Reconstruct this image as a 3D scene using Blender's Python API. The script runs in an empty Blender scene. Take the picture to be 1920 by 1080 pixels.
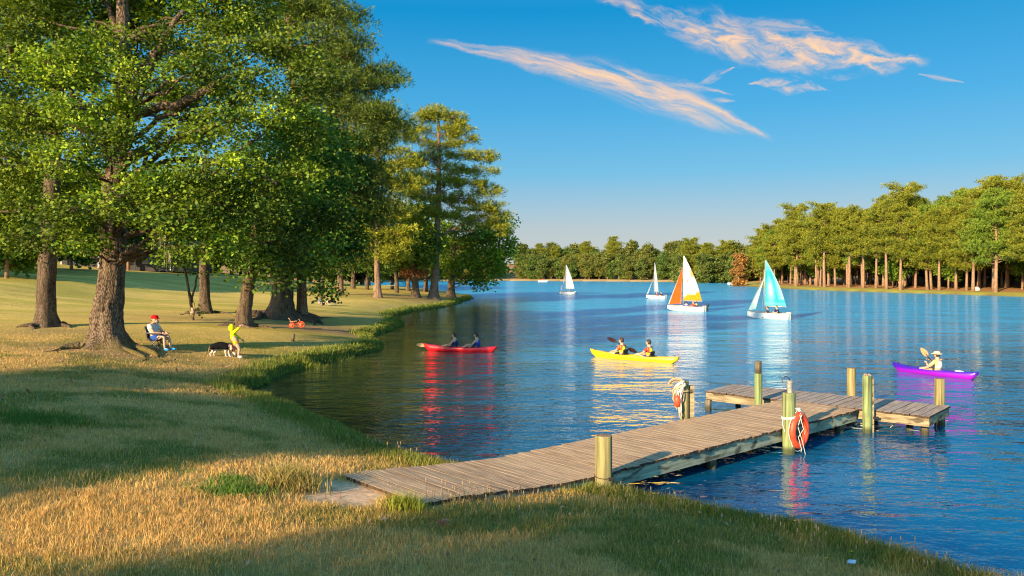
import bpy, math, random
import numpy as np
from mathutils import Vector, Matrix
from mathutils import noise as mnoise

random.seed(7)
RNG = np.random.default_rng(7)
scene = bpy.context.scene
COL = scene.collection
R = math.radians

# ---------------------------------------------------------------- camera
CAM_H, FOCAL, HORIZON = 3.7, 1400.0, 510.0      # metres above the lake; focal length and horizon row for a 1920 px wide picture
cam_data = bpy.data.cameras.new("camera")
cam_data.sensor_width = 36.0
cam_data.lens = 36.0 * FOCAL / 1920.0
cam_data.shift_y = -(540.0 - HORIZON) / 1920.0
cam_data.clip_start = 0.1
cam_data.clip_end = 6000.0
cam = bpy.data.objects.new("camera", cam_data)
cam.location = (0, 0, CAM_H)
cam.rotation_euler = (R(90), 0, 0)
COL.objects.link(cam)
scene.camera = cam

# ---------------------------------------------------------------- light
SUN_EL = R(18.0)
SUN_TO = Vector((0.643, 0.766, 0)).normalized()     # where shadows point on the ground
world = bpy.data.worlds.new("World")
scene.world = world
world.use_nodes = True
SKY_STRENGTH = 0.15
sun_data = bpy.data.lights.new("sun", 'SUN')
sun_data.energy = 4.2
sun_data.angle = R(0.9)
sun_data.color = (1.0, 0.78, 0.47)
sun = bpy.data.objects.new("sun", sun_data)
COL.objects.link(sun)
ldir = Vector((SUN_TO.x * math.cos(SUN_EL), SUN_TO.y * math.cos(SUN_EL), -math.sin(SUN_EL)))
sun.rotation_euler = ldir.to_track_quat('-Z', 'Y').to_euler()
sun.location = (-60, -60, 60)

scene.view_settings.view_transform = 'Standard'
scene.view_settings.look = 'None'
scene.view_settings.gamma = 1.0
scene.view_settings.use_curve_mapping = False
scene.view_settings.exposure = 1.45
scene.render.engine = 'CYCLES'
scene.cycles.max_bounces = 7
scene.cycles.diffuse_bounces = 3
scene.cycles.glossy_bounces = 3
scene.cycles.transmission_bounces = 4
scene.cycles.transparent_max_bounces = 8
scene.cycles.caustics_reflective = False
scene.cycles.caustics_refractive = False
scene.cycles.sample_clamp_indirect = 6.0
scene.cycles.use_denoising = True
scene.cycles.filter_width = 1.15


# ---------------------------------------------------------------- node helper: arithmetic on sockets
class NS:
    def __init__(s, nt, sock): s.nt = nt; s.k = sock
    def _m(s, op, *a):
        n = s.nt.nodes.new('ShaderNodeMath'); n.operation = op
        for i, v in enumerate((s,) + a):
            if isinstance(v, NS): s.nt.links.new(v.k, n.inputs[i])
            else: n.inputs[i].default_value = v
        return NS(s.nt, n.outputs[0])
    def __add__(s, o): return s._m('ADD', o)
    __radd__ = __add__
    def __mul__(s, o): return s._m('MULTIPLY', o)
    __rmul__ = __mul__
    def __sub__(s, o): return s._m('SUBTRACT', o)
    def __rsub__(s, o): return (s * -1.0) + o
    def __truediv__(s, o): return s._m('DIVIDE', o)
    def pow(s, o): return s._m('POWER', o)
    def abs(s): return s._m('ABSOLUTE')
    def mx(s, o): return s._m('MAXIMUM', o)
    def mn(s, o): return s._m('MINIMUM', o)
    def rng(s, a, b, c=0.0, d=1.0, smooth=True):
        n = s.nt.nodes.new('ShaderNodeMapRange')
        n.interpolation_type = 'SMOOTHSTEP' if smooth else 'LINEAR'
        s.nt.links.new(s.k, n.inputs['Value'])
        for nm, v in (('From Min', a), ('From Max', b), ('To Min', c), ('To Max', d)):
            if isinstance(v, NS): s.nt.links.new(v.k, n.inputs[nm])
            else: n.inputs[nm].default_value = v
        return NS(s.nt, n.outputs['Result'])


def vec(nt, x, y, z=0.0):
    n = nt.nodes.new('ShaderNodeCombineXYZ')
    for i, v in enumerate((x, y, z)):
        if isinstance(v, NS): nt.links.new(v.k, n.inputs[i])
        else: n.inputs[i].default_value = v
    return n.outputs[0]


def sep(nt, sock):
    n = nt.nodes.new('ShaderNodeSeparateXYZ'); nt.links.new(sock, n.inputs[0])
    return [NS(nt, n.outputs[i]) for i in range(3)]


def noise_n(nt, v, scale=1.0, detail=4.0, rough=0.55, dist=0.0):
    n = nt.nodes.new('ShaderNodeTexNoise')
    if v is not None: nt.links.new(v, n.inputs['Vector'])
    n.inputs['Scale'].default_value = scale
    n.inputs['Detail'].default_value = detail
    n.inputs['Roughness'].default_value = rough
    n.inputs['Distortion'].default_value = dist
    return NS(nt, n.outputs[0])


def mapping(nt, v, scale=(1, 1, 1), rot=(0, 0, 0), loc=(0, 0, 0)):
    n = nt.nodes.new('ShaderNodeMapping')
    nt.links.new(v, n.inputs['Vector'])
    n.inputs['Scale'].default_value = scale
    n.inputs['Rotation'].default_value = rot
    n.inputs['Location'].default_value = loc
    return n.outputs[0]


def mixc(nt, fac, a, b, mode='MIX'):
    n = nt.nodes.new('ShaderNodeMix'); n.data_type = 'RGBA'; n.blend_type = mode
    for idx, v in ((0, fac), (6, a), (7, b)):
        if isinstance(v, NS): nt.links.new(v.k, n.inputs[idx])
        elif isinstance(v, bpy.types.NodeSocket): nt.links.new(v, n.inputs[idx])
        elif idx == 0: n.inputs[0].default_value = v
        else: n.inputs[idx].default_value = (v[0], v[1], v[2], 1)
    return n.outputs[2]


# ---------------------------------------------------------------- sky: Nishita plus thin sunlit cirrus
nt = world.node_tree
for n in list(nt.nodes): nt.nodes.remove(n)
sky = nt.nodes.new('ShaderNodeTexSky')
sky.sky_type = 'NISHITA'
sky.sun_disc = False
sky.sun_elevation = SUN_EL
sky.sun_rotation = math.atan2(-SUN_TO.x, -SUN_TO.y)
sky.air_density = 1.0
sky.dust_density = 0.25
sky.ozone_density = 3.0
hs = nt.nodes.new('ShaderNodeHueSaturation')
hs.inputs['Hue'].default_value = 0.485
hs.inputs['Saturation'].default_value = 1.32
hs.inputs['Value'].default_value = 1.0
nt.links.new(sky.outputs[0], hs.inputs['Color'])
tc = nt.nodes.new('ShaderNodeTexCoord')
dx, dy, dz = sep(nt, tc.outputs['Generated'])
dyc = dy.mx(0.08)
P = dx / dyc * 1400.0
Q = dz / dyc * 1400.0
ahead = dy.rng(0.15, 0.3)


def streak(p0, x_len, y0, lin, quad, wfun, seed, fib=0.05, along=0.007, warp=26.0, lo=0.30, hi=0.78, up=1.0):
    """a band of cirrus that follows a bent line; t runs along it from its first tip"""
    t = P - p0
    spine = t * (-lin) + (t * t) * (-quad) + y0
    w1 = noise_n(nt, vec(nt, t * 0.011, Q * 0.016, seed), 1.0, 5, 0.6)
    off = Q - spine + (w1 - 0.5) * warp
    u = t / x_len
    env = (u.rng(0.0, wfun[0])) * (u.rng(wfun[1], 1.0, 1.0, 0.0))
    wid = env * wfun[2] + wfun[3]
    ww = wid
    prof = (off.abs() / ww).rng(0.0, 1.0, 1.0, 0.0)
    fibre = noise_n(nt, vec(nt, t * along + off * 0.004, off * fib, seed + 3.3), 1.0, 7, 0.62, 0.6)
    dens = (prof.pow(0.7) * (fibre.rng(0.28, 0.72, 0.0, 1.0, False) * 1.0 + 0.12)).rng(lo - 0.14, hi + 0.18)
    gate = u.rng(0.0, 0.06) * u.rng(0.93, 1.0, 1.0, 0.0)
    return dens * gate


c1 = streak(-165, 660, 434, 0.13, 0.00023, (0.65, 0.72, 46, 9), 1.7, fib=0.055, lo=0.22, hi=0.85)
c1b = streak(-100, 420, 416, 0.10, 0.0003, (0.5, 0.6, 17, 6), 9.1, fib=0.09, lo=0.25, hi=0.95) * 0.7
c1c = streak(120, 300, 370, 0.05, 0.0003, (0.4, 0.5, 26, 4), 23.1, fib=0.06, lo=0.42, hi=1.0) * 0.8
c2 = streak(150, 640, 517, 0.36, -0.00026, (0.45, 0.72, 58, 12), 4.2, fib=0.045, along=0.014, warp=52, lo=0.30, hi=0.85)
c3 = streak(440, 160, 352, -0.10, 0.0012, (0.5, 0.5, 30, 3), 6.4, fib=0.06, along=0.02, warp=26, lo=0.36, hi=0.9)
c4 = streak(340, 80, 350, -0.45, 0.0, (0.5, 0.5, 16, 2), 8.4, fib=0.08, along=0.02, warp=14, lo=0.36, hi=0.9) * 0.7
c5 = streak(760, 90, 372, 0.19, 0.0, (0.5, 0.5, 6, 2), 2.4, fib=0.1, warp=6, lo=0.25, hi=0.9) * 0.7
c6 = streak(390, 200, 466, 0.02, 0.0002, (0.5, 0.5, 16, 2), 12.4, fib=0.08, warp=26, lo=0.36, hi=0.95) * 0.6
c7 = streak(360, 60, 322, 0.0, 0.0004, (0.5, 0.5, 8, 2), 17.4, fib=0.08, warp=8, lo=0.3, hi=0.95) * 0.8
cl = c1.mx(c1b).mx(c1c).mx(c2).mx(c3).mx(c4).mx(c5).mx(c6).mx(c7) * ahead
tone = noise_n(nt, vec(nt, P * 0.012, Q * 0.05, 5.0), 1.0, 4, 0.6)
ccol = mixc(nt, tone.rng(0.35, 0.65), (3.0, 1.85, 0.95), (2.5, 1.65, 1.15))
ramp = nt.nodes.new('ShaderNodeValToRGB')
for i, (p_, c_) in enumerate(((0.0, (0.47, 0.46, 0.48)), (0.055, (0.41, 0.46, 0.51)), (0.13, (0.15, 0.43, 0.66)), (0.21, (0.060, 0.36, 0.67)), (0.33, (0.0, 0.255, 0.575)), (0.5, (0.10, 0.31, 0.62)), (1.0, (0.24, 0.42, 0.68)))):  # top stops, above the view, raised and paler to fill the shade
    e_ = ramp.color_ramp.elements[i] if i < 2 else ramp.color_ramp.elements.new(p_)
    e_.position = p_; e_.color = (*c_, 1)
nt.links.new(dz.mx(0.0).k, ramp.inputs[0])
grade = mixc(nt, 1.0, ramp.outputs[0], (2.55, 2.55, 2.55), 'MULTIPLY')
base = mixc(nt, dy.rng(-0.6, 0.25, 0.05, 0.95), hs.outputs[0], grade)
skyc = mixc(nt, cl * 0.9, base, ccol)
bg = nt.nodes.new('ShaderNodeBackground')
bg.inputs['Strength'].default_value = SKY_STRENGTH
nt.links.new(skyc, bg.inputs['Color'])
wo = nt.nodes.new('ShaderNodeOutputWorld')
nt.links.new(bg.outputs[0], wo.inputs['Surface'])


# ---------------------------------------------------------------- naming helpers
def tag(o, label=None, cat=None, group=None, kind=None):
    if label: o['label'] = label
    if cat: o['category'] = cat
    if group: o['group'] = group
    if kind: o['kind'] = kind
    return o


def empty(name, loc=(0, 0, 0), rz=0.0, label=None, cat=None, group=None, scale=1.0):
    o = bpy.data.objects.new(name, None)
    o.empty_display_size = 0.2
    COL.objects.link(o)
    o.location = loc
    o.rotation_euler = (0, 0, rz)
    o.scale = (scale,) * 3 if not isinstance(scale, tuple) else scale
    return tag(o, label, cat, group)


# ---------------------------------------------------------------- picture rows and columns to places on the ground
def W(px, py, z=0.0):
    y = FOCAL * (CAM_H - z) / (py - HORIZON)
    return np.array([(px - 960.0) / FOCAL * y, y, z])


def WD(px, py, y):
    return np.array([(px - 960.0) / FOCAL * y, y, CAM_H - (py - HORIZON) / FOCAL * y])


# ---------------------------------------------------------------- noise in numpy
def _h(i, j, s):
    v = np.sin(i * 127.1 + j * 311.7 + s * 74.7) * 43758.5453
    return v - np.floor(v)


def vn(x, y, s=0.0):
    xi, yi = np.floor(x), np.floor(y)
    fx, fy = x - xi, y - yi
    fx = fx * fx * (3 - 2 * fx); fy = fy * fy * (3 - 2 * fy)
    return ((_h(xi, yi, s) * (1 - fx) + _h(xi + 1, yi, s) * fx) * (1 - fy)
            + (_h(xi, yi + 1, s) * (1 - fx) + _h(xi + 1, yi + 1, s) * fx) * fy)


def fbm(x, y, s=0.0, o=4):
    r = 0; a = 0.5; t = 0
    for k in range(o):
        r = r + a * vn(x * 2 ** k, y * 2 ** k, s + k * 3.1); t += a; a *= 0.5
    return r / t


def sstep(x, a, b):
    t = np.clip((x - a) / (b - a), 0, 1)
    return t * t * (3 - 2 * t)


# ---------------------------------------------------------------- lake outline
def P2(px, py): return tuple(W(px, py)[:2])
shore = [(60, -10), (30, -3.5), (12, 3.4), P2(1760, 1085), P2(1560, 1022), P2(1400, 990), P2(1240, 958), P2(1130, 938),
         (-0.5, 13.0), P2(778, 872), P2(695, 842), P2(600, 798), P2(530, 768), P2(480, 747), P2(458, 738), P2(470, 729),
         P2(505, 714), P2(545, 698), P2(600, 681), P2(655, 668), P2(704, 658), P2(716, 650), P2(706, 641), P2(690, 634),
         P2(728, 622), P2(752, 610), P2(742, 600), P2(735, 594), P2(775, 584), P2(820, 578), P2(850, 572), P2(868, 566),
         P2(884, 561), P2(880, 556), P2(850, 551), P2(800, 546), P2(740, 543), P2(695, 541), P2(678, 535), P2(690, 530),
         P2(750, 528), P2(850, 527), P2(950, 526.5), P2(1100, 527.5), P2(1250, 528.6), P2(1360, 530), P2(1388, 532),
         P2(1392, 535.5), P2(1400, 537), P2(1500, 543), P2(1600, 546.5), P2(1700, 549.5), P2(1800, 552.5), P2(1920, 556.5),
         (86, 96), (104, 70), (130, 45), (150, 15), (120, -14)]
S = np.array(shore, float)


def catmull(pts, k=4):
    n = len(pts); out = []
    for i in range(n):
        p0, p1, p2, p3 = pts[(i - 1) % n], pts[i], pts[(i + 1) % n], pts[(i + 2) % n]
        for t in np.arange(k) / k:
            # kept tight so that sharp points stay where they are
            m1, m2 = (p2 - p0) * 0.3, (p3 - p1) * 0.3
            lim = np.linalg.norm(p2 - p1) * 0.8
            for m in (m1, m2):
                l = np.linalg.norm(m)
                if l > lim: m *= lim / l
            out.append((2 * t**3 - 3 * t**2 + 1) * p1 + (t**3 - 2 * t**2 + t) * m1 + (-2 * t**3 + 3 * t**2) * p2 + (t**3 - t**2) * m2)
    return np.array(out)


LAKE = catmull(S, 3)


def sdf(x, y):
    """distance to the lake's edge, positive on land"""
    x = np.asarray(x, float); y = np.asarray(y, float)
    d = np.full(x.shape, 1e9); ins = np.zeros(x.shape, bool)
    n = len(LAKE)
    for i in range(n):
        a = LAKE[i]; b = LAKE[(i + 1) % n]
        ex, ey = b - a
        L2 = ex * ex + ey * ey + 1e-12
        t = np.clip(((x - a[0]) * ex + (y - a[1]) * ey) / L2, 0, 1)
        d = np.minimum(d, (x - a[0] - t * ex) ** 2 + (y - a[1] - t * ey) ** 2)
        c = ((a[1] > y) != (b[1] > y))
        with np.errstate(divide='ignore', invalid='ignore'):
            xx = a[0] + (y - a[1]) * ex / (ey if abs(ey) > 1e-9 else 1e-9)
        ins ^= c & (x < xx)
    d = np.sqrt(d)
    return np.where(ins, -d, d)


def ground(x, y, with_d=False):
    x = np.asarray(x, float); y = np.asarray(y, float)
    d0 = sdf(x, y)
    near = y < 140
    d = d0 + np.where(near & (x < 40), (fbm(x * 0.9, y * 0.9, 3, 3) - 0.5) * (0.15 + 0.6 * sstep(y, 13, 20)), 0)
    far = sstep(y, 170, 240) + sstep(x, 45, 60) * sstep(y, 20, 60)
    far = np.clip(far, 0, 1)
    dl = np.maximum(d, 0)
    z1 = 0.15 * sstep(dl, 0.0, 0.3) + 1.35 * (1 - np.exp(-dl / 7.0))
    z1 = z1 + 0.085 * np.maximum(dl - 14, 0) * sstep(y, 22, 60) * sstep(dl, 14, 30)
    z1 = np.minimum(z1, 6.5)
    z2 = 0.25 * sstep(dl, 0.0, 1.0) + 0.9 * (1 - np.exp(-dl / 14.0)) + 0.05 * np.maximum(dl - 20, 0)
    z2 = np.minimum(z2, 9)
    z = z1 * (1 - far) + z2 * far
    bump = (fbm(x * 0.35, y * 0.35, 11, 4) * (1 - sstep(y, 20, 40)) + fbm(x * 0.12, y * 0.12, 12, 2) * sstep(y, 20, 40) - 0.5) * 0.22 + (fbm(x * 2.2, y * 2.2, 5, 3) - 0.5) * 0.05 * (1 - sstep(y, 16, 30))
    z = z + bump * sstep(dl, 0.2, 3.0)
    # the near end of the dock rests in a shallow dip
    g = np.exp(-(((x + 1.2) / 1.9) ** 2 + ((y - 10.6) / 1.6) ** 2))
    z = z * (1 - g) + np.minimum(z, 0.60) * g
    z = np.where(d < 0, -0.05 + np.maximum(d * 0.35, -1.8), z + 0.03)
    if with_d: return z, d
    return z


def gz(x, y): return float(ground(np.array([x]), np.array([y]))[0])


def G(px, py):
    """where the line of sight through a picture point first meets the ground"""
    t = np.geomspace(3.0, 420.0, 3000)
    x = (px - 960) / FOCAL * t
    z = CAM_H - (py - HORIZON) / FOCAL * t
    g = ground(x, t)
    k = np.argmax(z <= g)
    return np.array([x[k], t[k], g[k]])


# ---------------------------------------------------------------- mesh builder
class MB:
    def __init__(s): s.v = []; s.t = []; s.q = []; s.c = []; s.n = 0; s.mt = []; s.mq = []; s.hasc = False
    def add(s, v, tris=None, quads=None, col=None, mi=0):
        v = np.asarray(v, float).reshape(-1, 3)
        if tris is not None and len(tris):
            t = np.asarray(tris, int).reshape(-1, 3) + s.n
            s.t.append(t); s.mt.append(np.full(len(t), mi))
        if quads is not None and len(quads):
            q = np.asarray(quads, int).reshape(-1, 4) + s.n
            s.q.append(q); s.mq.append(np.full(len(q), mi))
        s.v.append(v); s.n += len(v)
        if col is None: c = np.ones((len(v), 3))
        else:
            c = np.asarray(col, float); s.hasc = True
            if c.ndim == 1: c = np.tile(c, (len(v), 1))
        s.c.append(c)
        return s
    def mesh(s, name, mats, smooth=False):
        me = bpy.data.meshes.new(name)
        V = np.concatenate(s.v)
        T = np.concatenate(s.t) if s.t else np.zeros((0, 3), int)
        Qd = np.concatenate(s.q) if s.q else np.zeros((0, 4), int)
        mi = np.concatenate([np.concatenate(s.mt) if s.mt else np.zeros(0, int), np.concatenate(s.mq) if s.mq else np.zeros(0, int)])
        me.vertices.add(len(V)); me.vertices.foreach_set('co', V.astype(np.float32).ravel())
        nl = T.size + Qd.size
        me.loops.add(nl); me.loops.foreach_set('vertex_index', np.concatenate([T.ravel(), Qd.ravel()]).astype(np.int32))
        me.polygons.add(len(T) + len(Qd))
        st = np.concatenate([np.arange(len(T)) * 3, T.size + np.arange(len(Qd)) * 4])
        me.polygons.foreach_set('loop_start', st.astype(np.int32))
        me.polygons.foreach_set('material_index', mi.astype(np.int32))
        if smooth is True: me.polygons.foreach_set('use_smooth', np.ones(len(T) + len(Qd), bool))
        else: me.polygons.foreach_set('use_smooth', np.zeros(len(T) + len(Qd), bool))
        if s.hasc:
            ca = me.color_attributes.new('col', 'FLOAT_COLOR', 'POINT')
            C4 = np.concatenate([np.concatenate(s.c), np.ones((len(V), 1))], 1)
            ca.data.foreach_set('color', C4.astype(np.float32).ravel())
        me.update(calc_edges=True)
        for m in (mats if isinstance(mats, (list, tuple)) else [mats]): me.materials.append(m)
        return me
    def build(s, name, mats, parent=None, smooth=False, loc=None):
        o = bpy.data.objects.new(name, s.mesh(name, mats, smooth))
        COL.objects.link(o)
        if parent is not None: o.parent = parent
        if loc is not None: o.location = loc
        return o
    # shapes
    def tube(s, pts, rad, sides=8, caps=True, col=None, mi=0, squash=None):
        pts = np.asarray(pts, float); n = len(pts)
        rad = np.full(n, rad, float) if np.isscalar(rad) else np.asarray(rad, float)
        tan = np.gradient(pts, axis=0); tan /= np.linalg.norm(tan, axis=1)[:, None] + 1e-9
        up = np.array([0, 0, 1.0]) if abs(tan[0][2]) < 0.9 else np.array([1.0, 0, 0])
        u = np.cross(up, tan[0]); u /= np.linalg.norm(u)
        rings = []
        a = np.arange(sides) / sides * 2 * np.pi
        for i in range(n):
            u = u - tan[i] * np.dot(u, tan[i]); u /= np.linalg.norm(u) + 1e-9
            w = np.cross(tan[i], u)
            rings.append(pts[i] + rad[i] * (np.cos(a)[:, None] * u + np.sin(a)[:, None] * w))
        V = np.concatenate(rings)
        i = np.arange(n - 1)[:, None] * sides; j = np.arange(sides)[None, :]; k = (j + 1) % sides
        q = np.stack([i + j, i + k, i + sides + k, i + sides + j], -1).reshape(-1, 4)
        tr = None
        if caps:
            V = np.concatenate([V, pts[:1], pts[-1:]])
            c0, c1 = n * sides, n * sides + 1
            jj = np.arange(sides); kk = (jj + 1) % sides
            tr = np.concatenate([np.stack([kk, jj, np.full(sides, c0)], -1),
                                 np.stack([jj + (n - 1) * sides, kk + (n - 1) * sides, np.full(sides, c1)], -1)])
        s.add(V, tr, q, col, mi)
        return s
    def box(s, c, size, rot=0.0, col=None, mi=0, tilt=None):
        c = np.asarray(c, float); h = np.asarray(size, float) / 2
        g = np.array([[x, y, z] for x in (-1, 1) for y in (-1, 1) for z in (-1, 1)], float) * h
        M = Matrix.Rotation(rot, 3, 'Z')
        if tilt is not None: M = M @ Matrix.Rotation(tilt[0], 3, 'X') @ Matrix.Rotation(tilt[1], 3, 'Y')
        g = g @ np.array(M).T + c
        q = [[0, 1, 3, 2], [4, 6, 7, 5], [0, 4, 5, 1], [2, 3, 7, 6], [0, 2, 6, 4], [1, 5, 7, 3]]
        s.add(g, None, q, col, mi); return s
    def ball(s, c, r, seg=12, rings=8, col=None, mi=0, fn=None):
        c = np.asarray(c, float); r = np.array([r, r, r], float) if np.isscalar(r) else np.asarray(r, float)
        th = np.linspace(0, np.pi, rings + 1)[1:-1]; ph = np.arange(seg) / seg * 2 * np.pi
        V = np.array([[np.sin(t) * np.cos(p), np.sin(t) * np.sin(p), np.cos(t)] for t in th for p in ph] + [[0, 0, 1], [0, 0, -1]])
        if fn is not None: V = fn(V)
        q = []; n = len(th)
        for i in range(n - 1):
            for j in range(seg):
                k = (j + 1) % seg
                q.append([i * seg + j, (i + 1) * seg + j, (i + 1) * seg + k, i * seg + k])
        t = []
        for j in range(seg):
            k = (j + 1) % seg
            t.append([n * seg, j, k]); t.append([n * seg + 1, (n - 1) * seg + k, (n - 1) * seg + j])
        s.add(V * r + c, t, q, col, mi); return s
    def hexa(s, p, col=None, mi=0):
        """eight corners: four of the underside, four of the top, both in the same order round"""
        s.add(p, None, [[3, 2, 1, 0], [4, 5, 6, 7], [0, 1, 5, 4], [1, 2, 6, 5], [2, 3, 7, 6], [3, 0, 4, 7]], col, mi); return s


# ---------------------------------------------------------------- materials
def srgb(r, g, b):
    f = lambda c: (c / 255 / 12.92) if c / 255 <= 0.04045 else ((c / 255 + 0.055) / 1.055) ** 2.4
    return (f(r), f(g), f(b))


def new_mat(name):
    m = bpy.data.materials.new(name); m.use_nodes = True
    t = m.node_tree
    for n in list(t.nodes): t.nodes.remove(n)
    out = t.nodes.new('ShaderNodeOutputMaterial')
    return m, t, out


def attr(t, name='col'):
    n = t.nodes.new('ShaderNodeAttribute'); n.attribute_name = name
    return n.outputs['Color']


def bumpn(t, h, strength=0.5, dist=0.02):
    b = t.nodes.new('ShaderNodeBump')
    b.inputs['Strength'].default_value = strength
    b.inputs['Distance'].default_value = dist
    t.links.new(h.k if isinstance(h, NS) else h, b.inputs['Height'])
    return b.outputs[0]


def pbsdf(t, out, col, rough=0.7, spec=0.3, normal=None, metal=0.0, link=True, coat=0.0):
    p = t.nodes.new('ShaderNodeBsdfPrincipled')
    if isinstance(col, bpy.types.NodeSocket): t.links.new(col, p.inputs['Base Color'])
    else: p.inputs['Base Color'].default_value = (*col, 1)
    if isinstance(rough, NS): t.links.new(rough.k, p.inputs['Roughness'])
    else: p.inputs['Roughness'].default_value = rough
    p.inputs['Specular IOR Level'].default_value = spec
    p.inputs['Metallic'].default_value = metal
    p.inputs['Coat Weight'].default_value = coat
    if normal is not None: t.links.new(normal, p.inputs['Normal'])
    if link: t.links.new(p.outputs[0], out.inputs['Surface'])
    return p


def objco(t, which='Object'):
    return t.nodes.new('ShaderNodeTexCoord').outputs[which]


def plain(name, col, rough=0.6, spec=0.3, var=0.12, scale=12.0, metal=0.0, coat=0.0, bump=0.0):
    m, t, out = new_mat(name)
    co = objco(t)
    n = noise_n(t, co, scale, 5, 0.6)
    a = tuple(c * (1 - var) for c in col); b = tuple(min(1, c * (1 + var)) for c in col)
    c = mixc(t, n.rng(0.3, 0.7), a, b)
    nm = bumpn(t, n, bump, 0.01) if bump else None
    pbsdf(t, out, c, (n * 0.2 + (rough - 0.1)), spec, nm, metal, coat=coat)
    return m


def leaf_mat(name, tint=(1, 1, 1), trans=0.30):
    m, t, out = new_mat(name)
    c = attr(t)
    c = mixc(t, 1.0, c, tint, 'MULTIPLY')
    d = t.nodes.new('ShaderNodeBsdfDiffuse'); t.links.new(c, d.inputs[0])
    tr = t.nodes.new('ShaderNodeBsdfTranslucent')
    c2 = mixc(t, 1.0, c, (1.15, 1.1, 0.5), 'MULTIPLY'); t.links.new(c2, tr.inputs[0])
    mx = t.nodes.new('ShaderNodeMixShader'); mx.inputs[0].default_value = trans
    t.links.new(d.outputs[0], mx.inputs[1]); t.links.new(tr.outputs[0], mx.inputs[2])
    gl = t.nodes.new('ShaderNodeBsdfGlossy'); gl.inputs['Roughness'].default_value = 0.65
    gl.inputs[0].default_value = (0.9, 0.95, 0.8, 1)
    m2 = t.nodes.new('ShaderNodeMixShader'); m2.inputs[0].default_value = 0.02
    t.links.new(mx.outputs[0], m2.inputs[1]); t.links.new(gl.outputs[0], m2.inputs[2])
    t.links.new(m2.outputs[0], out.inputs['Surface'])
    return m


def bark_mat(name, c0, c1, sc=1.0, moss=None, bump=0.9):
    m, t, out = new_mat(name)
    co = objco(t)
    v = mapping(t, co, (6.5 * sc, 6.5 * sc, 1.0 * sc))
    n = noise_n(t, v, 1.0, 5, 0.55, 0.8)
    w = t.nodes.new('ShaderNodeTexVoronoi'); w.feature = 'DISTANCE_TO_EDGE'
    vv = mapping(t, co, (6 * sc, 6 * sc, 0.9 * sc)); t.links.new(vv, w.inputs['Vector'])
    cr = NS(t, w.outputs[0]).rng(0.0, 0.22)
    h = cr * 0.35 + n * 0.85
    c = mixc(t, h.rng(0.35, 0.92), c0, c1)
    if moss:
        x, y, z = sep(t, co)
        mn_ = noise_n(t, co, 2.5, 4, 0.6)
        mk = (z * -1.0 + mn_ * 1.6).rng(moss[0], moss[1])
        c = mixc(t, mk * 0.85, c, (0.17, 0.13, 0.03))
    pbsdf(t, out, c, 0.9, 0.15, bumpn(t, h, bump, 0.05 / sc))
    return m


def vcol_mat(name, rough=0.6, spec=0.3, bump=0.0, scale=30, trans=0.0):
    m, t, out = new_mat(name)
    c = attr(t)
    n = noise_n(t, objco(t), scale, 4, 0.6)
    c = mixc(t, 1.0, c, mixc(t, n.rng(0.3, 0.7), (0.85, 0.85, 0.85), (1.1, 1.1, 1.1)), 'MULTIPLY')
    p = pbsdf(t, out, c, rough, spec, bumpn(t, n, bump, 0.01) if bump else None)
    if trans:
        tr = t.nodes.new('ShaderNodeBsdfTranslucent'); t.links.new(c, tr.inputs[0])
        mx = t.nodes.new('ShaderNodeMixShader'); mx.inputs[0].default_value = trans
        t.links.new(p.outputs[0], mx.inputs[1]); t.links.new(tr.outputs[0], mx.inputs[2])
        t.links.new(mx.outputs[0], out.inputs['Surface'])
    return m


M_OAK = leaf_mat('oak_leaf')
M_PINE = leaf_mat('pine_needle', trans=0.25)
M_GRASS = leaf_mat('grass_blade', trans=0.35)
M_BARK_OAK = bark_mat('oak_bark', (0.032, 0.020, 0.013), (0.28, 0.19, 0.12), 1.0, moss=(0.35, 1.15))
M_BARK = bark_mat('grey_brown_bark', (0.035, 0.022, 0.014), (0.24, 0.165, 0.105), 1.3)
M_BARK_PINE = bark_mat('pine_bark', (0.10, 0.055, 0.035), (0.40, 0.25, 0.16), 1.2)
M_BARK_FAR = plain('far_tree_bark', (0.27, 0.165, 0.10), 0.9, 0.1, 0.3, 3.0)  # one even brown for the trunks of the repeated trees
M_VC = vcol_mat('painted')
M_CLOTH = vcol_mat('cloth', 0.85, 0.15, 0.3, 60)
# ================================================================ ground
def tone_maps(x, y, d):
    """how dry, how bare, how wet the turf is at a point (0..1 each)"""
    dry = fbm(x * 0.55 + 3, y * 0.9, 21, 4)
    dry = sstep(dry + (fbm(x * 3, y * 3, 22, 2) - 0.5) * 0.35, 0.35, 0.55)
    edge = sstep(d, 0.3, 2.2)
    dry = dry * edge
    # dry grass at the left of the dock, greener strip under it
    dry = np.clip(dry + 0.55 * np.exp(-(((x + 3.6) / 3.0) ** 2 + ((y - 7.6) / 1.5) ** 2)), 0, 1)
    bare = np.zeros_like(dry)
    for (cx, cy, rx, ry, a) in BARE:
        bare = np.maximum(bare, a * np.exp(-(((x - cx) / rx) ** 2 + ((y - cy) / ry) ** 2) * 1.2))
    bare = np.clip(bare * (0.6 + 0.9 * fbm(x * 1.3, y * 1.3, 31, 4)), 0, 1)
    return dry, bare


_b = [G(600, 618), G(200, 655), G(330, 662), G(100, 622), G(420, 600), G(800, 562)]
BARE = [(_b[0][0], _b[0][1], 5.0, 3.5, 0.9), (_b[1][0], _b[1][1], 3.5, 2.2, 0.75), (_b[2][0], _b[2][1], 2.6, 1.2, 0.4),
        (_b[3][0], _b[3][1], 3, 2, 0.5), (_b[4][0], _b[4][1], 6, 4, 0.45), (_b[5][0], _b[5][1], 12, 7, 0.6)]


def axis(lo, hi, c, n, k):
    t0, t1 = math.asinh((lo - c) / k), math.asinh((hi - c) / k)
    return c + k * np.sinh(np.linspace(t0, t1, n))


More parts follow.
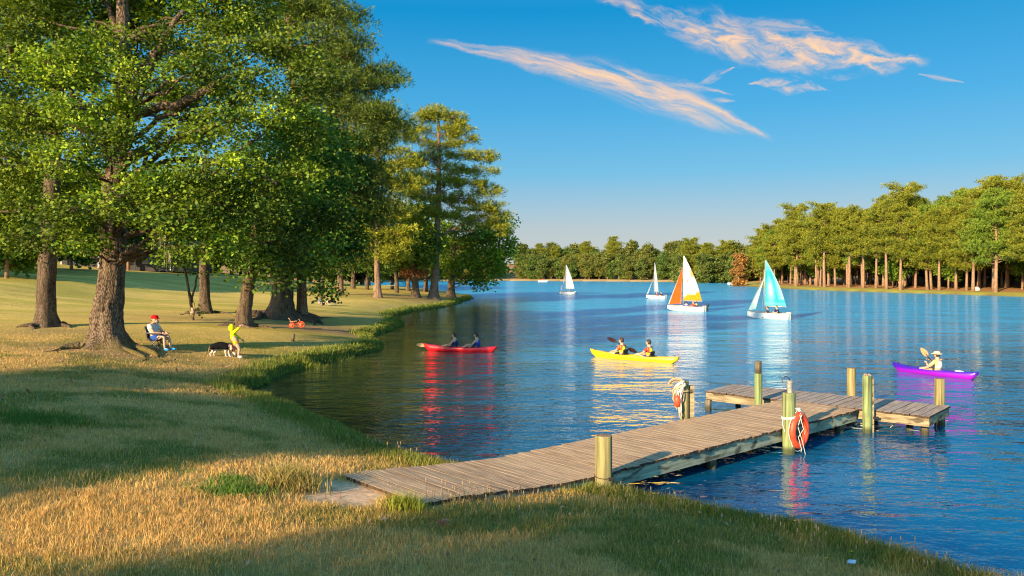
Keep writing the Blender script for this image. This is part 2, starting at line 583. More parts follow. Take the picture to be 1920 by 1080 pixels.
gx = axis(-700, 700, -3, 400, 9.0)
gy = axis(-160, 1100, 14, 460, 12.0)
X, Y = np.meshgrid(gx, gy)
xf, yf = X.ravel(), Y.ravel()
Z, D = ground(xf, yf, True)
dry, bare = tone_maps(xf, yf, D)
green = np.array([0.13, 0.15, 0.035]); straw = np.array([0.42, 0.275, 0.09]); soil = np.array([0.30, 0.18, 0.10]); mud = np.array([0.025, 0.02, 0.012])
c = green + (straw - green) * dry[:, None]
# the open field further off is dry and golden
dryk = sstep(yf, 22, 34)[:, None]
c = c * (1 - dryk) + (green * .35 + straw * .65) * 1.35 * dryk
fld = (sstep(yf, 26, 40) * sstep(D, 1.5, 6) * 0.7)[:, None]
c = c * (1 - fld) + (np.array([0.66, 0.45, 0.11]) * (0.65 + 0.6 * fbm(xf * .25, yf * .6, 9, 4))[:, None]) * fld
gp = (sstep(fbm(xf * .10 + 5, yf * .55, 14, 4), .46, .60) * sstep(yf, 24, 36) * .75)[:, None]  # greener streaks, coloured in to suggest shadow bands across the field
c = c * (1 - gp) + np.array([0.36, 0.30, 0.05]) * gp
c = c * (1 - bare[:, None]) + soil * (0.65 + 0.7 * fbm(xf * 2, yf * 2, 41, 3))[:, None] * bare[:, None]
# sandy landing where the dock meets the turf
sand = np.exp(-(((xf - (-2.25)) / 0.65) ** 2 + ((yf - 10.15) / 0.85) ** 2) * 1.0)
sand = sstep(sand + (fbm(xf * 3, yf * 3, 55, 3) - .5) * .5, 0.38, 0.62)
c = c * (1 - sand[:, None]) + np.array([0.72, 0.44, 0.26]) * (0.6 + .7 * fbm(xf * 6, yf * 6, 57, 3))[:, None] * sand[:, None]
# right and far banks: leaf litter under the pines, yellow grass by the water
farm = (sstep(xf, 40, 55) * sstep(yf, 20, 60) + sstep(yf, 170, 240)).clip(0, 1)
litter = np.array([0.40, 0.20, 0.085]) * (0.7 + .6 * fbm(xf * .2, yf * .2, 61, 4))[:, None]
bankg = np.array([0.34, 0.30, 0.06]) * (0.8 + .4 * fbm(xf * .3, yf * .3, 63, 3))[:, None]
sandb = np.array([0.50, 0.33, 0.15])
k = sstep(D, 3.0, 6.0)[:, None]
cf = bankg * (1 - k) + litter * k
vf = sstep(yf, 220, 260)[:, None] * (1 - sstep(D, 8, 14)[:, None]); cf = cf * (1 - vf) + sandb * vf
c = c * (1 - farm[:, None]) + cf * farm[:, None]
wet = (1 - sstep(D, 0.0, 0.28))[:, None]
wetc = mud * (1 - farm[:, None]) + np.array([0.18, 0.12, 0.06]) * farm[:, None]
c = c * (1 - wet) + wetc * wet
SANDF = lambda x, y: sstep(np.exp(-(((x + 2.25) / 0.65) ** 2 + ((y - 10.15) / 0.85) ** 2)) + (fbm(x * 3, y * 3, 55, 3) - .5) * .5, 0.38, 0.62)
ny, nx = X.shape
idx = np.arange(nx * ny).reshape(ny, nx)
q = np.stack([idx[:-1, :-1], idx[:-1, 1:], idx[1:, 1:], idx[1:, :-1]], -1).reshape(-1, 4)
m, t, out = new_mat('turf')
co = objco(t)
cc = attr(t)
n1 = noise_n(t, co, 9.0, 8, 0.7)
n2 = noise_n(t, mapping(t, co, (1.4, 3.0, 1)), 1.0, 8, 0.65)
cc = mixc(t, 1.0, cc, mixc(t, (n1 * 0.7 + n2 * 0.3).rng(0.32, 0.68), (0.62, 0.66, 0.58), (1.30, 1.27, 1.25)), 'MULTIPLY')
pbsdf(t, out, cc, 0.95, 0.1, bumpn(t, n1 * 0.5 + n2 * 0.5, 0.35, 0.012))
mb = MB(); mb.add(np.stack([xf, yf, Z], -1), None, q, c)
gobj = mb.build('ground', m, smooth=True)
tag(gobj, kind='structure')

# ================================================================ water
m, t, out = new_mat('lake_water')
co = objco(t, 'Object')
wx, wy, wz = sep(t, co)
v1 = mapping(t, co, (0.8, 1.5, 1), rot=(0, 0, R(-14)))
v2 = mapping(t, co, (2.2, 3.8, 1), rot=(0, 0, R(10)))
v3 = mapping(t, co, (0.12, 0.30, 1), rot=(0, 0, R(-25)))
a = noise_n(t, v1, 1.0, 3, 0.5, 0.4)
b = noise_n(t, v2, 1.0, 3, 0.55, 0.3)
c_ = noise_n(t, v3, 1.0, 3, 0.5)
open_ = wx.rng(-4.0, 5.0).mx(wy.rng(75.0, 125.0))
rough_ = wy.rng(28.0, 75.0) * open_
calm = c_.rng(0.35, 0.7, 0.6, 1.15) * (rough_ * 2.6 + 0.62)
d_ = noise_n(t, mapping(t, co, (6.0, 8.5, 1)), 1.0, 2, 0.5)
hgt = (a * 0.75 + b * 0.42 + d_ * 0.10) * calm + c_ * 0.6
nrm = bumpn(t, hgt, 1.0, 0.15)
body = mixc(t, open_, (0.010, 0.024, 0.014), mixc(t, wy.rng(16.0, 50.0), (0.002, 0.085, 0.19), (0.03, 0.33, 0.56)))
pw = pbsdf(t, out, body, rough_ * 0.13 + 0.035, 0.5, nrm)
pw.inputs['IOR'].default_value = 1.75
mb = MB(); mb.add([[-700, -160, 0], [700, -160, 0], [700, 1100, 0], [-700, 1100, 0]], None, [[0, 1, 2, 3]])
tag(mb.build('lake_water', m), kind='structure')


# ================================================================ grass
def blades(x, y, hmul, wmul, colours, lean=0.5, segs=2, name='grass'):
    n = len(x)
    z = ground(x, y) - 0.01
    h = hmul * (0.5 + RNG.random(n) * 0.9)
    w = wmul * (0.6 + RNG.random(n) * 0.8)
    a = RNG.random(n) * 2 * np.pi
    side = np.stack([np.cos(a), np.sin(a), np.zeros(n)], -1)
    la = RNG.random(n) * 2 * np.pi
    ln = lean * RNG.random(n) * h
    off = np.stack([np.cos(la) * ln, np.sin(la) * ln, np.zeros(n)], -1)
    b0 = np.stack([x, y, z], -1)
    up = np.stack([np.zeros(n), np.zeros(n), h], -1)
    if segs == 2:
        V = np.stack([b0 - side * w[:, None], b0 + side * w[:, None],
                      b0 + up * .55 + off * .3 + side * w[:, None] * .7, b0 + up * .55 + off * .3 - side * w[:, None] * .7,
                      b0 + up * .96 + off], 1).reshape(-1, 3)
        i = np.arange(n) * 5
        q = np.stack([i, i + 1, i + 2, i + 3], -1); tr = np.stack([i + 3, i + 2, i + 4], -1)
        base = np.repeat(colours, 5, 0)
        return V, tr, q, base
    V = np.stack([b0 - side * w[:, None], b0 + side * w[:, None], b0 + up + off], 1).reshape(-1, 3)
    i = np.arange(n) * 3
    return V, np.stack([i, i + 1, i + 2], -1), None, np.repeat(colours, 3, 0)


def grass_cols(x, y, d, n):
    dry, bare = tone_maps(x, y, d)
    fld = sstep(y, 26, 40) * sstep(d, 1.5, 6) * 0.6
    dry = np.clip(dry + fld * fbm(x * .25, y * .6, 9, 4) * 1.3, 0, 1)
    p = np.clip(0.36 + dry * 0.58, 0, 0.95)
    isdry = RNG.random(n) < p
    g = np.array([0.18, 0.185, 0.018]) * (0.6 + 0.8 * RNG.random((n, 1))) + np.array([0.05, 0.02, 0]) * RNG.random((n, 1))
    s_ = np.array([0.66, 0.425, 0.15]) * (0.6 + 0.65 * RNG.random((n, 1))) + np.array([0.07, -0.02, -0.01]) * RNG.random((n, 1))
    res = np.where(isdry[:, None], s_, g)
    mean = (g * (1 - p[:, None]) + s_ * p[:, None])
    k_ = (0.35 + 0.55 * sstep(y, 12, 28))[:, None]
    return res * (1 - k_) + mean * k_, isdry, bare


def patch(x0, x1, y0, y1, dens, h, w, segs, keep=None):
    n = int((x1 - x0) * (y1 - y0) * dens)
    x = x0 + RNG.random(n) * (x1 - x0); y = y0 + RNG.random(n) * (y1 - y0)
    # only where the land could be in view
    k = (np.abs(x) < y * 0.80 + 2.0)
    x, y = x[k], y[k]
    z, d = ground(x, y, True)
    k = (d > 0.02) & (SANDF(x, y) < 0.35 + 0.1 * RNG.random(len(x)))
    if keep is not None: k &= keep(x, y, d)
    x, y, d = x[k], y[k], d[k]
    c, isdry, bare = grass_cols(x, y, d, len(x))
    k = RNG.random(len(x)) > bare * 1.1
    x, y, d, c, isdry = x[k], y[k], d[k], c[k], isdry[k]
    # thin turf has clumps
    cl = fbm(x * 4, y * 4, 77, 2)
    edge = 1 + 1.1 * np.exp(-((d - 0.35) / 0.45) ** 2)
    hh = h * (0.55 + 0.9 * cl) * edge
    return blades(x, y, hh, w, c, 0.7, segs)


mb = MB()
on_dock = lambda x, y, d: ~((np.abs((x + 1.2) * -0.634 + (y - 9.8) * 0.773 - 0.97) < 1.0) & (((x + 1.2) * .773 + (y - 9.8) * .634) > 0.1) & (x > -4) & (y > 8.5))
for args in ((-8, 8, 4.5, 9.5, 2100, 0.075, 0.0036, 2, on_dock), (-13, 8, 9.5, 15, 900, 0.075, 0.0045, 2, on_dock),
             (-19, 2, 15, 24, 420, 0.075, 0.007, 1, None), (-26, 0, 24, 34, 420, 0.06, 0.007, 1, lambda x, y, d: RNG.random(len(x)) > (y - 24) / 10)):
    V, tr, q, c = patch(*args)
    mb.add(V, tr, q, c)
# the lusher fringe along the water
nfr = 46000
seg = LAKE[3 * 3:3 * 33]
ii = RNG.integers(0, len(seg) - 1, nfr * 3); tt = RNG.random(nfr * 3)
p = seg[ii] * (1 - tt)[:, None] + seg[ii + 1] * tt[:, None]
L = np.linalg.norm(seg[ii + 1] - seg[ii], axis=1)
prob = L / np.maximum(p[:, 1], 8) ** 1.1
k = RNG.random(len(p)) < prob / prob.max() * 1.5
p = p[k] + RNG.normal(0, 0.45, (k.sum(), 2))
z, d = ground(p[:, 0], p[:, 1], True)
k = (d > -0.05) & (d < 1.2) & (np.hypot(p[:, 0], p[:, 1]) > 6) & on_dock(p[:, 0], p[:, 1], d)
p = p[k]
n = len(p)
g = np.array([0.14, 0.20, 0.028]) * (0.45 + 0.9 * RNG.random((n, 1))) + np.array([0.16, 0.08, 0.01]) * RNG.random((n, 1)) ** 2
cl = fbm(p[:, 0] * 1.3, p[:, 1] * 1.3, 91, 3)
V, tr, q, c = blades(p[:, 0], p[:, 1], 0.19 * (0.65 + 0.6 * cl) * np.clip(0.75 + p[:, 1] / 200, 0, 1.2), np.clip(p[:, 1] / 1800, 0.005, 0.03), g, 0.6, 2)
mb.add(V, tr, q, c)
tag(mb.build('grass', M_GRASS), kind='stuff', cat='grass', label='short mixed dry and green grass covering the bank')

# seed heads and thin stalks along the near edge and beside the dock
mb = MB()
spots = []
for i in range(230):
    r = random.random()
    if r < 0.5: px, py = random.uniform(800, 1240), random.uniform(938, 985)
    elif r < 0.8: px = random.uniform(1240, 1800); py = 958 + (px - 1240) * 0.235 + random.uniform(-8, 14)
    elif r < 0.9: px = random.uniform(640, 790); py = 815 + (px - 640) * 0.3 + random.uniform(5, 25)
    else: px, py = random.uniform(500, 640), random.uniform(890, 935)
    spots.append((px, py))
for px, py in spots:
    g_ = G(px, py)
    if g_[1] > 30 or g_[2] < 0: continue
    h = random.uniform(0.12, 0.30); a = random.uniform(0, 6.28); l = random.uniform(0, 0.25) * h
    top = g_ + np.array([math.cos(a) * l, math.sin(a) * l, h])
    mid = g_ + np.array([math.cos(a) * l * .3, math.sin(a) * l * .3, h * .55])
    cst = np.array([0.30, 0.24, 0.09]) if random.random() < 0.6 else np.array([0.12, 0.17, 0.03])
    mb.tube([g_, mid, top], [0.003, 0.0025, 0.002], 3, False, cst)
    if random.random() < 0.6:
        mb.tube([top - [0, 0, 0.01], top + [0, 0, 0.02], top + [0, 0, 0.05]], [0.003, 0.009, 0.003], 5, True, (0.50, 0.32, 0.18))
tag(mb.build('tall_grass', M_GRASS), kind='stuff', cat='grass', label='thin seed stalks standing above the turf beside the dock')


def tuft(name, px, py, n, h, r, col, label, cat='grass tuft', w=0.006, group=None):
    b = G(px, py)
    x = b[0] + RNG.normal(0, r, n); y = b[1] + RNG.normal(0, r * .7, n)
    c = np.array(col) * (0.6 + 0.8 * RNG.random((n, 1)))
    V, tr, q, c = blades(x, y, np.full(n, h), w, c, 1.0, 2)
    o = empty(name, b, label=label, cat=cat, group=group)
    mb = MB(); mb.add(V - b, tr, q, c)
    ch = mb.build('grass_blades', M_GRASS, o); ch['kind'] = 'stuff'
    return o


tuft('grass_tuft', 545, 915, 900, 0.30, 0.20, (0.36, 0.27, 0.08), 'tall straw coloured grass tuft left of the sandy landing')
tuft('grass_tuft', 757, 958, 600, 0.20, 0.11, (0.30, 0.30, 0.03), 'bright yellow green grass tuft at the near corner of the dock')
tuft('grass_tuft', 70, 792, 1300, 0.16, 0.55, (0.09, 0.17, 0.02), 'low dark green weed patch far out on the left lawn')
tuft('grass_tuft', 440, 925, 600, 0.15, 0.22, (0.11, 0.19, 0.025), 'vivid green leafy weed in the sunlit dry grass')
tuft('grass_tuft', 600, 700, 900, 0.28, 0.45, (0.30, 0.30, 0.04), 'yellow green sunlit grass clump on the bank below the tricycle', w=0.012)
tuft('grass_tuft', 640, 682, 700, 0.30, 0.5, (0.22, 0.24, 0.04), 'sunlit reedy grass clump where the bank meets the red kayak bay', w=0.012)
tuft('grass_tuft', 430, 905, 200, 0.13, 0.15, (0.09, 0.2, 0.02), 'small green sprout at the edge of the tree shadow on the lawn')

# dead leaves and twigs strewn over the near turf
mb = MB()
n = 2600
x = RNG.uniform(-16, 6, n); y = 5 + 22 * RNG.random(n) ** 1.3
z, d = ground(x, y, True)
k = (d > .25) & (np.abs(x) < y * .8 + 1) & on_dock(x, y, d); x, y, z = x[k], y[k], z[k]; n = len(x)
a_ = RNG.random(n) * 6.283; l_ = (0.018 + 0.03 * RNG.random(n)) * np.clip(y / 12, .7, 1.6)
c0 = np.stack([x, y, z + 0.02 + 0.05 * RNG.random(n)], -1)
d_ = np.stack([np.cos(a_), np.sin(a_), RNG.normal(0, .5, n)], -1) * l_[:, None]; e_ = np.stack([-np.sin(a_), np.cos(a_), RNG.normal(0, .4, n)], -1) * (l_ * .5)[:, None]
V = np.stack([c0 - d_, c0 + e_, c0 + d_, c0 - e_], 1).reshape(-1, 3)
i = np.arange(n) * 4
cols_ = np.array([[.42, .20, .09], [.30, .13, .06], [.55, .33, .16], [.60, .30, .20], [.20, .11, .06]])[RNG.integers(0, 5, n)]
mb.add(V, None, np.stack([i, i + 1, i + 2, i + 3], -1), np.repeat(cols_, 4, 0))
tag(mb.build('fallen_leaves', M_GRASS), kind='stuff', cat='fallen leaves', label='small brown dead leaves strewn over the near lawn')
# ================================================================ foliage
def unit(v): return v / (np.linalg.norm(v, axis=-1, keepdims=True) + 1e-9)


def leaves(centres, cnt, spread, size, cols, flat=0.45, droop=0.0, shade=None, centre=None):
    """cnt leaves round every centre; each leaf a kite of two triangles"""
    M = len(centres); n = M * cnt
    c = np.repeat(centres, cnt, 0)
    sp = np.repeat(np.broadcast_to(np.asarray(spread, float), (M,)), cnt)[:, None]
    o = RNG.normal(0, 1, (n, 3)); rr = np.linalg.norm(o, axis=1, keepdims=True)
    o = o / rr * np.minimum(rr, 2.1)
    p = c + o * sp * np.array([1, 1, flat])
    p[:, 2] -= droop * (o[:, 0] ** 2 + o[:, 1] ** 2) * sp[:, 0]
    a = unit(RNG.normal(0, 1, (n, 3)) * [1, 1, 0.55] + o * [0.5, 0.5, 0.2])
    nr = unit(RNG.normal(0, 1, (n, 3)) * 0.75 + [0, 0, 0.55] + unit(o) * 0.45)
    b = unit(np.cross(nr, a))
    l = size * (0.6 + 0.8 * RNG.random((n, 1)))
    w = l * 0.36
    V = np.stack([p, p + a * l * .55 + b * w, p + a * l, p + a * l * .55 - b * w], 1).reshape(-1, 3)
    i = np.arange(n) * 4
    q = np.stack([i, i + 1, i + 2, i + 3], -1)
    ca, cb = np.array(cols[0]), np.array(cols[1])
    kf = np.repeat(RNG.random((M, 1)), cnt, 0) * 0.75 + RNG.random((n, 1)) * 0.25
    col = (ca + (cb - ca) * kf) * (0.86 + 0.28 * RNG.random((n, 1))) * np.repeat(0.55 + 0.65 * RNG.random((M, 1)), cnt, 0)
    return V, q, np.repeat(col, 4, 0)


def needles(centres, dirs, cnt, length, width, cols):
    """tufts of pine needles: thin triangles fanning from each centre"""
    M = len(centres); n = M * cnt
    c = np.repeat(centres, cnt, 0) + RNG.normal(0, 0.12 * length, (n, 3))
    d = unit(np.repeat(dirs, cnt, 0) * 0.55 + RNG.normal(0, 0.62, (n, 3)) + [0, 0, 0.12])
    s_ = unit(np.cross(d, RNG.normal(0, 1, (n, 3))))
    L = length * (0.7 + .6 * RNG.random((n, 1)))
    w = width * (0.7 + .6 * RNG.random((n, 1)))
    V = np.stack([c + d * L * 0.12 - s_ * w * .35, c + d * L * .65 - s_ * w * .6, c + d * L, c + d * L * .65 + s_ * w * .6], 1).reshape(-1, 3)
    i = np.arange(n) * 4
    q = np.stack([i, i + 1, i + 2, i + 3], -1)
    ca, cb = np.array(cols[0]), np.array(cols[1])
    kf = np.repeat(RNG.random((M, 1)), cnt, 0) * 0.65 + RNG.random((n, 1)) * 0.35
    col = (ca + (cb - ca) * kf) * (0.75 + 0.5 * RNG.random((n, 1)))
    return V, q, np.repeat(col, 4, 0)


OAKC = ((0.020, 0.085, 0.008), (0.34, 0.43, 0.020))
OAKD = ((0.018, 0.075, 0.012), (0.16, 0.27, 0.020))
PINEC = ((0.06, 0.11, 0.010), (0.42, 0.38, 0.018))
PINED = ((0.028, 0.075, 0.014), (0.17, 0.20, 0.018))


def bez(a, b, sag=0.0, n=5, jit=0.0, bow=None):
    a = np.asarray(a, float); b = np.asarray(b, float)
    t = np.linspace(0, 1, n)[:, None]
    p = a + (b - a) * t
    L = np.linalg.norm(b - a)
    p[:, 2] += sag * L * np.sin(t[:, 0] * np.pi)
    if jit: p[1:-1] += RNG.normal(0, jit * L, (n - 2, 3))
    return p


def fill(cx, cy, rx, ry, Y, depth=0.85):
    c = WD(cx, cy, Y); k = Y / FOCAL
    return c, np.array([rx * k, rx * k * depth, ry * k])


def ell_points(c, r, n, hollow=0.35):
    d = unit(RNG.normal(0, 1, (n, 3)))
    rad = (hollow + (1 - hollow) * RNG.random((n, 1))) ** (1 / 2.2)
    return c + d * rad * r


def trunk_mesh(path, radii, sides, base, flare=0.0, lobes=5, rough=0.0, seed=0, rings=None, taper_h=1.0):
    """a trunk with a flared, buttressed foot and furrowed surface; path in world metres, result relative to base"""
    path = np.asarray(path, float); radii = np.asarray(radii, float)
    # resample
    s_ = np.concatenate([[0], np.cumsum(np.linalg.norm(np.diff(path, axis=0), axis=1))])
    n = rings or max(6, int(s_[-1] / 0.5))
    if flare: t = s_[-1] * (np.linspace(0, 1, n) ** 1.5)
    else: t = np.linspace(0, s_[-1], n)
    P_ = np.stack([np.interp(t, s_, path[:, i]) for i in range(3)], -1)
    rr = np.interp(t, s_, radii)
    a = np.arange(sides) / sides * 2 * np.pi
    V = []
    for i in range(n):
        f = flare * math.exp(-t[i] / (0.32 * taper_h))
        lob = 1 + 0.35 * np.cos(a * lobes + seed) + 0.2 * np.cos(a * (lobes - 2) + seed * 2.3)
        r = rr[i] * (1 + f * lob + 0.05 * np.cos(a * 2 + i * 0.2))
        if rough:
            r = r + rough * rr[i] * ((vn(a * sides / 7.0 * .5 + 0 * a, np.full(sides, t[i] * 2.2) + a * 3, seed) - 0.5) * 0.9
                             + (vn(a * sides / 6.2832 * .55, np.full(sides, t[i] * 5.0), seed + 2) - .5) * 0.7)
        V.append(P_[i] - base + np.stack([np.cos(a) * r, np.sin(a) * r, np.zeros(sides)], -1))
    V = np.concatenate(V)
    i = np.arange(n - 1)[:, None] * sides; j = np.arange(sides)[None, :]; k = (j + 1) % sides
    q = np.stack([i + j, i + k, i + sides + k, i + sides + j], -1).reshape(-1, 4)
    mb = MB(); mb.add(V, None, q)
    return mb


def path_px(pts, Y, zoff=None):
    """(column, row, width) picture points at one distance -> world path and radii"""
    P_ = [WD(x, y, Y + (zoff[i] if zoff else 0)) for i, (x, y, w) in enumerate(pts)]
    r = [w / 2 * Y / FOCAL for (_, _, w) in pts]
    return np.array(P_), np.array(r)


def near_tree(name, base_px, pts, lobes, label, cat='tree', kind='leaf', limbs=(), lai=3.0, leaf=0.15, cols=OAKC, bark=None, flare=0.5,
              sides=20, rough=0.0, clump=0.42, flatten=0.5, roots=0, ytune=0.0, group=None, buttress=5, leafmat=None, ppx=1.0):
    b = G(*base_px)
    Y0 = b[1] + ytune
    o = empty(name, b, label=label, cat=cat, group=group)
    bark = bark or M_BARK
    pth, rad = path_px(pts, Y0)
    pth[0] = [pth[0][0], Y0, b[2] - 0.15]
    mb = trunk_mesh(pth, rad, sides, b, flare, buttress, rough, seed=len(label), rings=60 if rough else 24, taper_h=1.0)
    for r_ in range(roots):
        a = r_ / roots * 6.28 + random.uniform(-.3, .3); L = random.uniform(1.2, 2.6) * rad[0] * 2.2
        p0 = np.array([math.cos(a), math.sin(a)]) * rad[0] * 1.0
        pts_ = []
        for t in np.linspace(0, 1, 7):
            x = p0[0] * (1 + t * L / rad[0] * 0.8) + 0.12 * math.sin(t * 5 + r_) * L; y = p0[1] * (1 + t * L / rad[0] * 0.8) + 0.1 * math.cos(t * 4 + r_) * L
            pts_.append([x, y, gz(b[0] + x, b[1] + y) - b[2] + 0.20 * rad[0] * (1 - t) ** 2.2 - 0.05 * t])
        mb.tube(pts_, np.linspace(rad[0] * 0.22, 0.02, 7), 7, False)
    tr = mb.build('trunk', bark, o, smooth=True)
    lb = MB()
    for lm in limbs:
        dep = lm[0]; pp = lm[1:]
        n = len(pp)
        P_ = np.array([WD(x, y, Y0 + dep * i / (n - 1)) for i, (x, y, w) in enumerate(pp)]) - b
        # a few kinks between the picture points
        s_ = np.linspace(0, n - 1, (n - 1) * 4 + 1)
        PP = np.stack([np.interp(s_, np.arange(n), P_[:, k]) for k in range(3)], -1)
        PP[1:-1] += RNG.normal(0, 0.04, (len(PP) - 2, 3))
        lb.tube(PP, np.interp(s_, np.arange(n), [w / 2 * Y0 / FOCAL for _, _, w in pp]), 8, True)
    fb = MB()
    top = pth[-1]
    for lo in lobes:
        cx, cy, rx, ry = lo[:4]; dep = lo[4] if len(lo) > 4 else 0.0; dens = lo[5] if len(lo) > 5 else 1.0
        c, r = fill(cx, cy, rx, ry, Y0 + dep)
        # limb from the trunk towards this mass of leaves
        hz = np.clip(c[2] - 0.35 * np.linalg.norm(c[:2] - pth[-1][:2]), pth[max(1, len(pth) // 3)][2], top[2])
        k = int(np.argmin(abs(pth[:, 2] - hz)))
        k2 = min(k + 1, len(pth) - 1)
        st = pth[k] if abs(pth[k][2] - hz) < 0.3 else pth[k] + (pth[k2] - pth[k]) * np.clip((hz - pth[k][2]) / (pth[k2][2] - pth[k][2] + 1e-6), 0, 1)
        Lb = np.linalg.norm(c - st)
        lb.tube(bez(st, c, 0.06, 7, 0.035) - b, np.linspace(min(rad[k] * .30, 0.016 * Lb + 0.015), 0.014, 7), 6, False)
        area = math.pi * r[0] * r[2]
        nc = max(5, int(area / (clump ** 2) * 0.95))
        cc = ell_points(c, r, nc)
        for p in cc[:: max(1, nc // 9)]:
            lb.tube(bez(c, p, 0.05, 4, 0.05) - b, np.linspace(0.018, 0.006, 4) * (Y0 / 24) ** .5, 4, False)
        if kind == 'leaf':
            la = leaf * leaf * 0.36
            per = max(8, int(lai * dens * area / la / nc))
            lf = random.uniform(0.62, 1.25)
            V, q, c3 = leaves(cc - b, per, clump * (0.7 + .6 * RNG.random(nc)), leaf, cols, flatten, 0.10)
            c3 = c3 * lf
        else:
            nt_ = max(12, int(lai * dens * area / (leaf * leaf * 0.55)))
            pc = cc[RNG.integers(0, nc, nt_)] + RNG.normal(0, 1, (nt_, 3)) * clump * [1, 1, 0.32]
            dr = unit((pc - c) * [1, 1, 0.6] + [0, 0, 0.4 * r[2]])
            V, q, c3 = needles(pc - b, dr, int(9 * ppx), leaf, leaf * 0.13 / ppx ** .5, cols)
        fb.add(V, None, q, c3)
    lo_ = lb.build('limbs', M_BARK if bark is M_BARK_OAK else bark, o, smooth=True)
    if Y0 > 35: lo_['kind'] = 'stuff'
    cr = fb.build('crown', leafmat or (M_OAK if kind == 'leaf' else M_PINE), o)
    return o, b, Y0


def moss(parent, base, Y0, spots):
    mb = MB()
    for (px, py, L) in spots:
        c = WD(px, py, Y0 + random.uniform(-.5, .3)); 
        for k in range(11):
            p = c + [random.gauss(0, .07), random.gauss(0, .07), random.uniform(-.1, .05)]
            l = L * Y0 / FOCAL * random.uniform(.4, 1)
            a = random.uniform(0, 6.28); w = 0.014
            s_ = np.array([math.cos(a), math.sin(a), 0]) * w
            e = p + [random.gauss(0, .03), random.gauss(0, .03), -l]
            mb.add(np.array([p - s_, p + s_, (p + e) / 2 + s_ * 1.4, (p + e) / 2 - s_ * 1.4, e]) - base, [[3, 2, 4]], [[0, 1, 2, 3]], (0.30, 0.25, 0.17))
    ch = mb.build('hanging_moss', M_GRASS, parent); ch['kind'] = 'stuff'


# ---------------------------------------------------------------- the big oak
oak, ob, oY = near_tree('oak_tree', (205, 652),
    [(203, 655, 62), (200, 620, 58), (202, 580, 52), (207, 540, 47), (211, 500, 43), (213, 450, 40), (213, 400, 40), (215, 350, 38), (222, 300, 34), (230, 240, 30), (233, 160, 28), (232, 80, 24), (230, -10, 20), (232, -120, 14)],
    [(40, 40, 70, 50, 0), (130, 30, 60, 50, 1.5), (95, 120, 70, 45, -2), (10, 130, 60, 50, -1), (170, 115, 55, 40, 2), (60, 215, 75, 42, -1.5), (165, 205, 60, 35, -2.2),
     (20, 300, 60, 42, -1), (120, 300, 60, 34, -2.6), (45, 385, 60, 30, -1.5), (140, 390, 55, 32, -2.4), (60, 445, 45, 24, -1), (140, 450, 45, 22, -2), (225, 365, 55, 32, -2.8), (270, 395, 50, 32, -2.4),
     (255, 20, 45, 35, 2.5), (330, 15, 60, 34, 1.5), (345, 100, 55, 32, 2.2), (400, 35, 60, 40, 0), (435, 75, 60, 42, -1.5), (390, 130, 60, 38, -1.8), (300, 175, 50, 28, 2.4), (330, 255, 60, 28, -1.6),
     (470, 150, 60, 38, -2), (545, 85, 62, 40, -1), (590, 150, 45, 42, -1.6), (530, 205, 55, 36, -2), (440, 225, 60, 34, -2.2), (470, 15, 60, 35, 0.5), (575, 250, 45, 32, -1.2),
     (370, 330, 60, 34, -2.6), (300, 330, 50, 32, -2.4), (450, 310, 62, 34, -2.2), (345, 410, 58, 32, -2.6), (420, 385, 60, 36, -2.2), (500, 370, 58, 40, -1.6), (560, 330, 50, 36, -1), (330, 465, 48, 24, -1.6), (405, 460, 50, 28, -1.6),
     (200, -70, 180, 50, 0), (420, -60, 140, 50, 0), (30, -60, 120, 50, 0), (235, 40, 50, 40, 3.0), (205, 110, 34, 30, -1.6), (180, 55, 40, 24, -1.5), (285, 62, 34, 20, -1.8), (322, 128, 28, 16, -2.2), (255, 135, 30, 22, -2.6), (215, 190, 40, 26, -1.8), (250, 250, 44, 24, -2.4), (205, 275, 40, 26, -2.2), (250, 60, 60, 60, 4.0), (120, 240, 90, 60, 4.2), (380, 200, 90, 60, 4.5), (330, 370, 90, 50, 4.2)],
    'huge spreading oak with a mossy flared trunk beside the camp chair', cat='oak tree', bark=M_BARK_OAK, flare=0.95, sides=64, rough=0.20, roots=6,
    limbs=[(-1.0, (222, 300, 26), (238, 220, 22), (250, 165, 20), (278, 125, 18), (310, 72, 13), (345, 20, 9)),
           (-2.2, (228, 235, 20), (262, 212, 18), (300, 198, 16), (345, 190, 15), (392, 168, 13), (440, 140, 8)),
           (-1.5, (214, 320, 24), (200, 285, 20), (184, 243, 16), (160, 205, 11), (120, 160, 8)),
           (-2.0, (220, 320, 18), (250, 296, 15), (285, 280, 10), (320, 262, 6)),
           (1.5, (231, 110, 18), (212, 40, 13), (190, -10, 9)),
           (-2.4, (240, 330, 12), (330, 300, 12), (400, 300, 12), (462, 316, 9), (520, 345, 5)),
           (-1.0, (205, 410, 14), (120, 398, 11), (50, 392, 9), (-30, 400, 6)),
           (2.0, (260, 160, 14), (290, 120, 12), (320, 60, 9)),
           (-2.4, (110, 170, 10), (60, 130, 11), (25, 110, 9), (15, 85, 6))], lai=4.3, leaf=0.118, clump=0.31)
moss(oak, ob, oY - 2.0, [(258, 388, 28), (268, 392, 34), (285, 395, 30), (296, 402, 36), (300, 440, 30), (315, 470, 34), (332, 478, 34), (110, 300, 26), (385, 290, 24), (392, 300, 30)])

